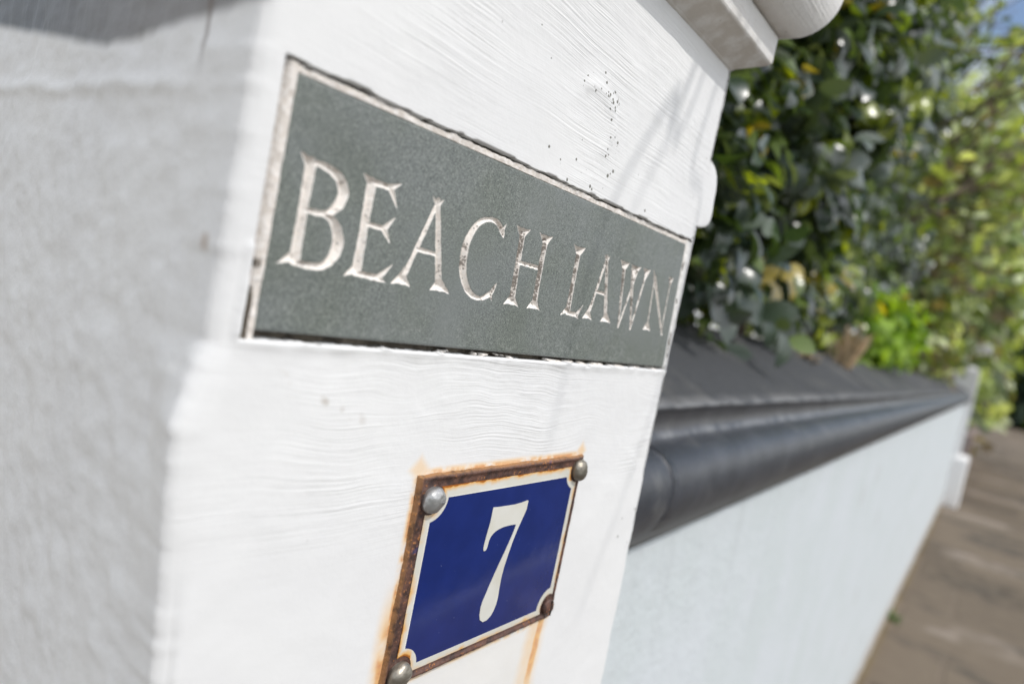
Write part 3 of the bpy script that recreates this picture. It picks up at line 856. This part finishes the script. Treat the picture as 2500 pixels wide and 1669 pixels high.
def build_rim():
    step = 0.0022
    xs = np.arange(PX0, PX1 + step / 2, step); zs = np.arange(PZ0, PZ1 + step / 2, step)
    X, Z = np.meshgrid(xs, zs, indexing='ij')
    f = rim_sdf(X, Z)
    ed = np.minimum(np.minimum(X - PX0, PX1 - X), np.minimum(Z - PZ0, PZ1 - Z))
    Y = YF + 0.0012 - dome(X, Z)
    bead = np.exp(-((ed - 0.008) / 0.0065) ** 2) * 0.0055
    bead += (fbm(X * 40, Z * 40, 91, 4) - .5) * 0.0035 * (f > -0.003)
    Y = Y - np.where(f > -0.001, bead * sstep(-0.001, .005, f), 0)
    ragx = (fbm(Z * 30, X * 30, 92, 3) - .5) * 0.006
    X = np.where(ed < 0.004, X + ragx, X); Z2 = np.where(ed < 0.004, Z + (fbm(X * 30, Z * 30, 93, 3) - .5) * 0.006, Z)
    Y = np.where(ed < 0.0026, Y + 0.006, Y)
    ok = (f > -0.0045)
    F = grid_faces(*X.shape); F = F[ok.ravel()[F].all(1)]
    idx = np.arange(X.size).reshape(X.shape)
    loop = np.concatenate([idx[:, 0], idx[-1, 1:], idx[-2::-1, -1], idx[0, -2:0:-1]])
    V = W(np.stack([X, Y, Z2], -1)).reshape(-1, 3); Vb = V[loop].copy(); Vb[:, 1] = 0.0006
    n0 = len(V); k = np.arange(len(loop)); k2 = (k + 1) % len(loop)
    F = np.concatenate([F, np.stack([loop[k2], loop[k], n0 + k, n0 + k2], -1)]); V = np.concatenate([V, Vb])
    out = np.concatenate([(0.45 * np.clip(1 - (X - PX0) / 0.010, 0, 1) + 0.5 * np.clip(1 - (PZ1 - Z) / 0.006, 0, 1)).clip(0, 1).ravel(), np.full(len(loop), 0.12)])
    used = np.unique(F); rm = -np.ones(len(V), int); rm[used] = np.arange(len(used))
    mesh_obj('rusty_rim', V[used], rm[F], M_rust, plate, smooth=True, attrs={'outer': ('POINT', 'FLOAT', out[used])})
build_rim()
# the figure 7
P7 = [(1.3599, -0.5328), (1.38, -0.5345), (1.4036, -0.5354), (1.4280, -0.5362), (1.4522, -0.5369), (1.4800, -0.5357), (1.507, -0.5325), (1.5105, -0.5345), (1.5085, -0.5586), (1.4950, -0.5860), (1.4835, -0.6094),
      (1.4715, -0.6420), (1.4623, -0.6777), (1.4560, -0.7080), (1.4535, -0.7388), (1.4550, -0.7650), (1.4580, -0.7935), (1.4565, -0.8130), (1.4510, -0.8300), (1.4440, -0.8410), (1.4302, -0.8496), (1.4140, -0.8505), (1.4, -0.8415), (1.3925, -0.8260),
      (1.3901, -0.8037), (1.3925, -0.7890), (1.3977, -0.7748), (1.4060, -0.7510), (1.416, -0.7262), (1.4275, -0.7000), (1.4403, -0.6735), (1.4520, -0.6490), (1.4628, -0.6241), (1.4700, -0.6050), (1.4726, -0.5935), (1.4540, -0.5922), (1.4355, -0.5918),
      (1.4160, -0.5925), (1.3989, -0.5953), (1.3880, -0.5985), (1.3784, -0.6037), (1.3710, -0.6105), (1.3668, -0.6189), (1.3650, -0.6290), (1.3642, -0.6377), (1.3620, -0.6430), (1.3587, -0.6453), (1.3530, -0.6450), (1.3500, -0.6400), (1.3493, -0.6308),
      (1.3515, -0.6100), (1.3546, -0.5892), (1.3575, -0.5740), (1.3586, -0.5601), (1.3590, -0.5450)]
n7 = len(P7)
v7 = [(x, YF - 0.0012 - dome(x, z), z) for x, z in P7] + [(x, YF + 0.001 - dome(x, z), z) for x, z in P7]
f7 = [tuple(range(n7))[::-1]] + [(i, (i + 1) % n7, n7 + (i + 1) % n7, n7 + i) for i in range(n7)]
import bmesh
def tri(o):
    b = bmesh.new(); b.from_mesh(o.data); bmesh.ops.triangulate(b, faces=b.faces[:], ngon_method='EAR_CLIP'); bmesh.ops.recalc_face_normals(b, faces=b.faces[:]); b.to_mesh(o.data); b.free()
tri(mesh_obj('numeral', W(v7), f7, M_cream, plate))
# fixings
def rivet(cx, cz, r, hgt, mat, name='rivet', seed=0, y0=YF - 0.006):
    nr, na = 14, 40; V = []; rs = np.random.default_rng(seed)
    for i in range(nr + 1):
        t = i / nr; a = t * math.pi / 2
        rad = r * math.cos(a) ** 0.8 if i < nr else 0
        for k in range(na):
            th = 2 * math.pi * k / na
            w_ = 1 + 0.05 * math.sin(2 * th + seed) + 0.03 * math.sin(5 * th + seed * 2)
            V.append((cx + rad * w_ * math.cos(th), y0 - hgt * math.sin(a) * (1 + 0.08 * math.sin(3 * th + seed) * math.cos(a)), cz + rad * w_ * math.sin(th)))
    base = [(cx + r * .93 * math.cos(2 * math.pi * k / na), y0 + 0.012, cz + r * .93 * math.sin(2 * math.pi * k / na)) for k in range(na)]
    V = base + V
    F = grid_faces(nr + 2, na)
    wrap = np.array([(i * na + na - 1, i * na, (i + 1) * na, (i + 1) * na + na - 1) for i in range(nr + 1)])
    F = np.concatenate([F, wrap])
    return mesh_obj(name, W(V), F[:, ::-1], mat, plate, smooth=True)
rivet(1.1290, -0.4850, 0.0315, 0.020, M_steel, seed=1)
rivet(1.7420, -0.4690, 0.0315, 0.022, M_steel2, seed=4)
rb = rivet(1.1270, -0.8990, 0.0325, 0.022, M_steel2, seed=7)
rb['label'] = 'dented rivet at the lower left corner'
# rusted screw with a slot
rs_ = rivet(1.7260, -0.8860, 0.0250, 0.012, M_rust, 'rusted_screw', seed=9)
rs_['label'] = 'rusted screw head at the lower right corner'
sb = box(1.7235, 1.7290, YF - 0.0192, YF - 0.0172, -0.9080, -0.8640)
mesh_obj('screw_slot', W(np.array(sb[0])), sb[1], M_dark, rs_)

# ================================================================== RETAINING WALL with coping
gwall = thing('garden_wall', 'long pale blue-white rendered wall with dark grey coping running away beside the pier', 'wall', WW(np.array((10, 1.6, -H / S))).tolist())
WX1 = 50.0
wb = box(1.9, WX1, 1.25, 2.38, -H / S - 0.2, -1.062)
mesh_obj('wall_face', WW(np.array(wb[0])), wb[1], M_wall, gwall)
PROF = [(1.262, -1.078, 0, 0, 1), (1.205, -1.052, 0, 0, 1), (1.185, -1.012, 0, 0, 1), (1.150, -0.985, 0, 0, .8), (1.105, -0.935, 0, 0, .3), (1.068, -0.870, 0, 0, 0), (1.045, -0.800, 0, 0, 0), (1.040, -0.730, 0, 0, 0),
        (1.052, -0.670, 0, 0, 0), (1.080, -0.618, 0, 0, 0), (1.125, -0.580, 0, 0, 0), (1.185, -0.557, 0, 0, 0), (1.232, -0.552, 0, .0, .6), (1.240, -0.535, 0, 1, 0), (1.252, -0.524, 0, .8, 0), (1.266, -0.508, 0, 0, .6), (1.268, -0.455, 0, 0, .7),
        (1.262, -0.412, 0, 0, .7), (1.246, -0.402, 0, .6, 0), (1.250, -0.386, .3, 1, 0), (1.290, -0.374, .8, .7, 0), (1.34, -0.352, 1, 0, 0), (1.6, -0.243, 1, 0, 0), (1.95, -0.094, 1, 0, 0), (2.20, 0.015, 1, 0, 0), (2.29, 0.050, 1, 0, 0), (2.34, 0.052, 1, 0, 0), (2.38, 0.02, 1, 0, 0), (2.40, -0.08, 1, 0, 0), (2.40, -0.42, .5, 0, 0)]
def coping(x0, x1, seed):
    n = max(3, int((x1 - x0) / 0.06)); xs = np.linspace(x0, x1, min(n, 90)); P = np.array(PROF)
    X = np.repeat(xs[:, None], len(P), 1); Dn = np.repeat(P[None, :, 0], len(xs), 0); Zn = np.repeat(P[None, :, 1], len(xs), 0)
    k = np.repeat(np.arange(len(P))[None, :], len(xs), 0)
    Zn = Zn + (fbm(X * 2.2, k * 0.10, seed, 3) - .5) * 0.016; Dn = Dn + (fbm(X * 2.4, k * 0.12 + 40, seed, 3) - .5) * 0.010
    ex = np.minimum(X - x0, x1 - X); Dn = Dn + 0.010 * np.clip(1 - ex / 0.02, 0, 1) * (k > 2) * (k < 13)
    V = WW(np.stack([X, Dn, Zn], -1)).reshape(-1, 3); F = grid_faces(len(xs), len(P)).tolist()
    m_ = len(P); F.append(list(range(m_))[::-1]); F.append([(len(xs) - 1) * m_ + i for i in range(m_)])
    rep = lambda c: np.repeat(P[None, :, c], len(xs), 0).ravel()
    o = mesh_obj('coping_stone', V, F, M_coping, gwall, attrs={'top': ('POINT', 'FLOAT', rep(2)), 'edge': ('POINT', 'FLOAT', rep(3)), 'lip': ('POINT', 'FLOAT', rep(4))})
    o.data.polygons.foreach_set('use_smooth', np.array([len(p.vertices) == 4 for p in o.data.polygons]))
    tri(o) if False else None
    return o
xj = 1.95; first = 2.93; k = 0
coping(xj, first, 200); xj = first + 0.010
while xj < WX1:
    xe = min(xj + 4.1, WX1); coping(xj, xe - 0.010, 210 + k); xj = xe; k += 1
core = np.array([(x, d + 0.035 * (d < 1.6), z - 0.035 * (1.5 if d > 1.26 else 1.0 if d > 1.2 else 0)) for x in (2.0, WX1 - 0.1) for d, z, *_ in PROF])
nP = len(PROF)
mesh_obj('joint_filler', WW(core), [(i, i + 1, nP + i + 1, nP + i) for i in range(nP - 1)] + [tuple(range(nP))[::-1], tuple(range(nP, 2 * nP))], M_dark, gwall)

# ================================================================== FAR PIER at the end of the wall
fp = thing('gate_pier', 'distant white pier with plinth and capital standing where the garden wall ends', 'pier', WW(np.array((52.0, 1.5, -H / S))).tolist())
fb = [box(50.0, 52.2, 0.95, 2.9, -H / S, 0.95)]
V_, F_ = merge(fb); o = mesh_obj('shaft', WW(np.array(V_)), F_, M_farpier, fp)
pl = box(49.85, 52.35, 0.42, 3.0, -H / S - .05, -H / S + 3.1)
o = mesh_obj('plinth', WW(np.array(pl[0])), pl[1], M_farpier, fp); b = o.modifiers.new('b', 'BEVEL'); b.width = 0.03; b.segments = 3
cap_part('capital', [(0.0, 0.952, 0), (-0.30, 1.15, 0), (-0.75, 1.2, 0), (-0.75, 1.9, 0), (0.25, 2.1, 0), (0.30, 2.55, 0), (-0.4, 2.75, 0)], M_farpier, fp, (50.0, 52.2), (0.95, 2.9), WW)

bw = box(53.0, 90.0, 0.55, 1.0, -H / S - .1, -H / S + 4.4)
lw = mesh_obj('low_wall', WW(np.array(bw[0])), bw[1], simple('pinkish_render', (0.27, 0.215, 0.20), 0.85, var=0.25, scale=8))
bv = lw.modifiers.new('b', 'BEVEL'); bv.width = 0.02; bv.segments = 2
tag(lw, 'low pinkish brown wall continuing beyond the distant white pier', 'wall')

# ================================================================== PLANTS
def leaf_mesh(P, D, N, L, Wd, col, curl, name, mat, parent, fold=0.25, seg=5, rnd=0.95):
    """P base points, D direction, N normal hint, L length, Wd half-width ratio"""
    n = len(P); D = D / np.linalg.norm(D, axis=1, keepdims=True)
    B = np.cross(D, N); B /= np.linalg.norm(B, axis=1, keepdims=True) + 1e-9; N = np.cross(B, D)
    t = np.linspace(0, 1, seg + 1)
    prof = np.sin(np.pi * np.clip(t, 0.0, 1) ** rnd) ** 0.6; prof[0] = 0.10; prof[-1] = 0.05
    V = np.zeros((n, seg + 1, 3, 3))
    for i, tt in enumerate(t):
        an = curl[:, None] * tt
        c = P + D * (L[:, None] * np.sin(an + 1e-4) / (curl[:, None] + 1e-4)) - N * (L[:, None] * (1 - np.cos(an + 1e-4)) / (curl[:, None] + 1e-4))
        hw = (L * Wd * prof[i])[:, None]
        V[:, i, 1] = c
        V[:, i, 0] = c - B * hw + N * hw * fold; V[:, i, 2] = c + B * hw + N * hw * fold
    base = []
    for i in range(seg):
        for j in range(2):
            base.append((i * 3 + j, i * 3 + j + 1, (i + 1) * 3 + j + 1, (i + 1) * 3 + j))
    base = np.array(base); F = (base[None] + (np.arange(n) * (seg + 1) * 3)[:, None, None]).reshape(-1, 4)
    C = np.concatenate([np.repeat(col, (seg + 1) * 3, 0), np.ones((n * (seg + 1) * 3, 1))], 1)
    return mesh_obj(name, V.reshape(-1, 3), F, mat, parent, smooth=True, attrs={'leafcol': ('POINT', 'FLOAT_COLOR', C)})

def unit(v): return v / (np.linalg.norm(v, axis=-1, keepdims=True) + 1e-9)
PAL_DARK = np.array([(0.075, 0.108, 0.084), (0.045, 0.072, 0.052), (0.120, 0.155, 0.130), (0.045, 0.080, 0.030), (0.150, 0.220, 0.050), (0.30, 0.36, 0.035), (0.34, 0.27, 0.03)])
PW_DARK = np.array([.26, .25, .15, .11, .13, .08, .02])
def shrub(name, label, cat, x0, x1, dfun, z0, z1, nsprig, L, pal, pw, seed, mat, wd=0.30, stem_n=30, depth=3.0, droop=0.2, per=9, group=None, fold=0.25, sun_bias=0.5, prob=None, stemr=0.006, bark=None):
    """hedge-like shrub in wall-frame layout units; dfun(x,z)->front distance"""
    r = np.random.default_rng(seed)
    base = WW(np.array(((x0 + x1) / 2, 2.44 + depth * .5, min(z0, -0.1))))
    t = thing(name, label, cat, base.tolist(), group)
    x = r.uniform(x0, x1, nsprig); z = r.uniform(z0, z1, nsprig); dp = r.random(nsprig) ** 1.7 * depth
    if prob is not None:
        keep = r.random(nsprig) < prob(x, z); x, z, dp = x[keep], z[keep], dp[keep]
    d = dfun(x, z) + dp
    lump = (fbm(x * .9, z * .9, seed, 3) - .5) * 1.2; d = d + lump
    P0 = WW(np.stack([x, d, z], -1)); n = len(P0)
    out = unit(np.stack([r.normal(0, .55, n) - 0.15, -np.abs(r.normal(.7, .4, n)), r.normal(.35, .5, n)], -1))
    Ps, Ds, Ns, Ls, Cs, Ku = [], [], [], [], [], []
    twigs = []
    lum = r.choice(len(pal), n, p=pw)
    for k in range(per):
        u = (k + .5) / per; ang = k * 2.4 + r.uniform(0, 6.28, n)
        a = unit(np.cross(out, np.array([0.3, 0.2, 1.0]))); b = np.cross(out, a)
        rad = a * np.cos(ang)[:, None] + b * np.sin(ang)[:, None]
        LL = L * r.uniform(.65, 1.2, n) * (1.0 - 0.35 * u)
        P = P0 + out * (u * L * 2.0)[..., None] if np.ndim(u) else P0 + out * (u * L * 2.0)
        Dd = unit(out * (0.35 + 0.6 * u) + rad * 0.9 + np.array([0, 0, -droop]))
        Nn = unit(out * 0.8 - rad * 0.4 + np.array([0, -0.2, 0.7]) + r.normal(0, .25, (n, 3)))
        pick = np.where(r.random(n) < 0.7, lum, r.choice(len(pal), n, p=pw))
        col = pal[pick] * r.uniform(.75, 1.25, (n, 1))
        Ps.append(P); Ds.append(Dd); Ns.append(Nn); Ls.append(LL); Cs.append(col); Ku.append(r.uniform(0.1, 1.3, n))
    cat_ = lambda q: np.concatenate(q)
    leaf_mesh(cat_(Ps), cat_(Ds), cat_(Ns), cat_(Ls), np.full(n * per, wd), cat_(Cs), cat_(Ku), 'foliage', mat, t, fold=fold)
    # stems: wander up from the ground through the volume
    for i in range(stem_n):
        xs_ = r.uniform(x0, x1); ds = 2.5 + r.random() * depth * .7; z_ = -0.25; pts = []
        dx, dd = r.normal(0, .25), r.normal(-.05, .2)
        top = r.uniform(z0 + (z1 - z0) * .5, z1)
        nseg = 9
        for q in range(nseg):
            f = q / (nseg - 1)
            pts.append(WW(np.array((xs_ + dx * f * 2.5 + r.normal(0, .07), max(ds + dd * f * 3 + r.normal(0, .07), 2.2), -0.25 + (top + .25) * f))).tolist())
        V, F = tube(pts, [stemr * (1.15 - f_) for f_ in np.linspace(0, 1, nseg)], 6)
        mesh_obj('stem', V, F, bark or M_bark, t, smooth=True)
    return t

# near hedge bush: overhangs the coping beside the pier
def front1(x, z):
    over = np.clip(1 - (z - 0.05) / 0.5, 0, 1)
    return 2.25 - 0.35 * np.clip(z, 0, 3) * 0.4 - 0.42 * np.exp(-((z - 0.12) / 0.22) ** 2) * np.clip(fbm(x * 1.7, x * 0 + 3., 5, 2) * 2 - .7, 0, 1) 
shrub('evergreen_bush', 'glossy dark green evergreen bush leaning over the coping right beside the white pier', 'bush',
      2.3, 9.0, front1, 0.16, 6.8, 1900, 0.078, PAL_DARK, PW_DARK, 11, M_leaf, wd=0.33, stem_n=34, depth=3.2)
shrub('evergreen_bush', 'dark green evergreen bush halfway along the wall behind the bright leafy plant', 'bush',
      9.0, 20.0, lambda x, z: 2.6 + 0 * x, 0.3, 10.5, 2000, 0.080, PAL_DARK, PW_DARK, 12, M_leaf, wd=0.33, stem_n=30, depth=3.5)
# bright low plant at the wall's back edge
PAL_LIME = np.array([(0.20, 0.32, 0.03), (0.26, 0.38, 0.05), (0.12, 0.22, 0.03), (0.45, 0.36, 0.03)])
shrub('leafy_plant', 'bright lime green leafy plant spilling over the far end of the coping', 'plant',
      14.0, 19.0, lambda x, z: 2.2 + 0 * x, 0.12, 1.05, 170, 0.085, PAL_LIME, np.array([.4, .3, .24, .06]), 14, M_leaf2, wd=0.40, stem_n=10, depth=1.0, per=7, stemr=0.004, bark=M_bark2)
# feathery tree beyond with thin brown twigs
PAL_OL = np.array([(0.15, 0.20, 0.085), (0.27, 0.33, 0.15), (0.08, 0.11, 0.06), (0.16, 0.13, 0.10), (0.52, 0.57, 0.40)])
PW_OL = np.array([.3, .25, .2, .15, .1])
def twiggy(name, label, x0, x1, d0, d1, z0, z1, ntw, nleaf, seed, length=3.0, trunk=True, pal=PAL_OL, pw=PW_OL, L=0.028, prob=None):
    r = np.random.default_rng(seed)
    bx = (x0 + x1) / 2; bd = (d0 + d1) / 2
    t = thing(name, label, 'tree', WW(np.array((bx, bd, -0.3))).tolist())
    parts = []; tips = []
    root = np.array((bx, bd, -0.3))
    tr = [root + np.array((0.2 * math.sin(q * .9), 0.1 * q * .2, (z0 + 0.35 * (z1 - z0)) * q / 5)) for q in range(6)]
    parts.append(tube([WW(p).tolist() for p in tr], [0.06 - 0.006 * q for q in range(6)], 8))
    heads = []
    for i in range(9):
        s_ = tr[r.integers(2, 6)]; e_ = np.array((r.uniform(x0, x1), r.uniform(d0, d1), r.uniform(z0 + .3 * (z1 - z0), z1 * .85)))
        pts = [s_ + (e_ - s_) * f + np.array((0, 0, .6 * math.sin(f * 3.1))) + r.normal(0, .12, 3) * (0 < f < 1) for f in np.linspace(0, 1, 7)]
        parts.append(tube([WW(p).tolist() for p in pts], np.linspace(.028, .008, 7), 6)); heads += pts[2:]
    V, F = merge(parts); mesh_obj('trunk', V, F, M_bark, t, smooth=True)
    tw = []; P = []
    for i in range(ntw):
        h = np.array((r.uniform(x0, x1), r.uniform(d0, d1), r.uniform(z0, z1)))
        if prob is not None and r.random() > prob(h): continue
        dr = unit(np.array((r.normal(-.35, .5), r.normal(-.35, .35), r.normal(.45, .45))))
        ln = length * r.uniform(.5, 1.2)
        pts = [h + dr * ln * f + np.array((0, 0, -0.35 * f * f)) + r.normal(0, .03, 3) for f in np.linspace(0, 1, 6)]
        wp = [WW(p) for p in pts]
        tw.append(tube([p.tolist() for p in wp], np.linspace(.011, .003, 6), 4))
        m_ = nleaf
        f = r.uniform(.15, 1, m_); k = np.minimum((f * 5).astype(int), 4); fr = f * 5 - k
        wp = np.array(wp); P.append(wp[k] * (1 - fr)[:, None] + wp[k + 1] * fr[:, None])
    V, F = merge(tw); mesh_obj('twigs', V, F, M_bark, t, smooth=True)['kind'] = 'stuff'
    P = np.concatenate(P); n = len(P)
    D = unit(r.normal(0, 1, (n, 3)) + np.array((0, -.2, .5))); N = unit(r.normal(0, 1, (n, 3)) + np.array((0, -.5, .8)))
    leaf_mesh(P, D, N, L * r.uniform(.6, 1.4, n), np.full(n, .26), pal[r.choice(len(pal), n, p=pw)] * r.uniform(.8, 1.3, (n, 1)), r.uniform(0, .8, n), 'foliage', M_leaf2, t, seg=3)
    return t
twiggy('feathery_tree', 'feathery olive green tree with thin brown twigs rising above the dark bushes', 12.0, 36.0, 2.4, 8.5, 3.0, 14.5, 1150, 13, 21, length=5.5, L=0.080, prob=lambda h: 1.0 if h[2] < 0.20 * h[0] + 1.6 else 0.14)
# far clumps behind the end of the wall
shrub('hedge_bush', 'olive green hedge bush at the far end of the wall beside the distant pier', 'bush',
      28.0, 48.0, lambda x, z: 2.6 + 0 * x, 0.2, 8.8, 1100, 0.16, PAL_OL, PW_OL, 31, M_leaf2, wd=0.32, stem_n=20, depth=5.0)
shrub('hedge_bush', 'tall light green hedge far beyond the distant pier', 'bush',
      54.0, 100.0, lambda x, z: 3.0 - (x - 54) * 0.02, -3.0, 24.0, 1700, 0.42, PAL_OL, PW_OL, 32, M_leaf2, wd=0.32, stem_n=10, depth=9.0, prob=lambda x, z: np.where(z < 0.15 * x, 1.0, 0.16))

shrub('distant_trees', 'dark mass of distant trees closing the street beyond the low pinkish wall', 'trees',
      190.0, 205.0, lambda x, z: -24.0 + 0 * x, -7.4, 10.0, 2600, 0.7, PAL_DARK, PW_DARK, 33, M_leaf2, wd=0.34, stem_n=8, depth=27.0, stemr=0.05)
# dry cut-back tuft on the wall
def tuft(name, label, cat, x, d, z, n, hgt, spread, mat, seed, wid=0.010):
    r = np.random.default_rng(seed); parts = []
    c = WW(np.array((x, d, z)))
    for i in range(n):
        dr = unit(np.array((r.normal(0, spread), r.normal(-.15, spread), 1.0))); L_ = hgt * r.uniform(.5, 1.1)
        b0 = c + np.array((r.normal(0, .035), r.normal(0, .020), -0.02)); sd = unit(np.cross(dr, r.normal(0, 1, 3)))
        V = []; F = []
        for q in range(6):
            f = q / 5; p = b0 + dr * L_ * f + np.array((dr[0], dr[1], -0.4)) * 0.25 * L_ * f * f; wq = wid * (1 - f * .75) * (.4 + math.sin(f * 2.6))
            nn = np.cross(dr, sd) * 0.0015
            V += [p - sd * wq + nn, p + sd * wq + nn, p + sd * wq - nn, p - sd * wq - nn]
        for q in range(5):
            for e in range(4): F.append((q * 4 + e, q * 4 + (e + 1) % 4, q * 4 + 4 + (e + 1) % 4, q * 4 + 4 + e))
        F += [(3, 2, 1, 0), (20, 21, 22, 23)]
        parts.append((V, F))
    V, F = merge(parts); o = mesh_obj(name, np.array(V) - c, F, mat); o.location = c.tolist()
    return tag(o, label, cat)
tuft('dry_plant', 'dry straw coloured stalks sticking up behind the coping in front of the bushes', 'plant', 11.8, 2.02, -0.06, 46, 0.17, 0.11, M_dry, 5, 0.007)
tuft('dead_leaves', 'small clump of dead tan leaves lying on the coping below the bush', 'plant', 9.4, 2.12, -0.02, 22, 0.05, 0.8, M_dry, 6, 0.010)
mg = simple('weed_green', (0.10, 0.17, 0.04), 0.7, var=0.3)
tuft('weed', 'small green weed growing from the pavement at the foot of the wall', 'weed', 24.4, 1.22, -H / S + 0.02, 40, 0.07, 0.6, mg, 8, 0.010)

# long bare shoots arching from the bush over the pier; their thin shadows cross its face
def shoot(parent, pts, h0, tail, r0=0.0022, name='twig'):
    sv = np.array(sdir); P = []
    n = len(pts)
    for i, (x, z) in enumerate(pts):
        a = W(np.array((x, 1.0, z))); t = (H + h0 - 0.05 * i / n - a[2]) / sv[2]; P.append(a + sv * t)
    P = [np.array(q) for q in tail] + P
    Q = []
    A = [2 * P[0] - P[1]] + P + [2 * P[-1] - P[-2]]
    for i in range(1, len(A) - 2):
        for t in np.linspace(0, 1, 8, endpoint=False):
            a, b, c, d = A[i - 1:i + 3]
            Q.append(0.5 * (2 * b + (c - a) * t + (2 * a - 5 * b + 4 * c - d) * t ** 2 + (3 * b - a - 3 * c + d) * t ** 3))
    Q.append(A[-2])
    V, F = tube([q.tolist() for q in Q], np.linspace(r0 * 1.6, r0 * 0.45, len(Q)), 6)
    return mesh_obj(name, V, F, M_bark, parent, smooth=True)
bb = thing('bare_branch', 'long bare branch with thin shoots arching from the evergreen bush over the pier cap', 'branch', (0.95, 0.75, 2.45))
shoot(bb, [(1.96, 0.80), (1.88, 0.70), (1.75, 0.50), (1.645, 0.30), (1.60, 0.08), (1.585, -0.15), (1.57, -0.40)], 1.00, [(0.95, 0.75, 2.45), (0.80, 0.35, 2.72), (0.66, -0.25, 2.76)], 0.0021)
shoot(bb, [(2.03, 0.80), (1.93, 0.62), (1.83, 0.44), (1.76, 0.30), (1.73, 0.15)], 1.02, [(0.95, 0.75, 2.45), (0.82, 0.35, 2.74), (0.68, -0.25, 2.78)], 0.0016)
shoot(bb, [(2.14, 0.80), (2.20, 0.45), (2.225, 0.10), (2.20, -0.20), (2.13, -0.48), (2.05, -0.72), (1.96, -0.98)], 0.98, [(0.95, 0.75, 2.45), (0.84, 0.35, 2.7), (0.70, -0.25, 2.73)], 0.0015)
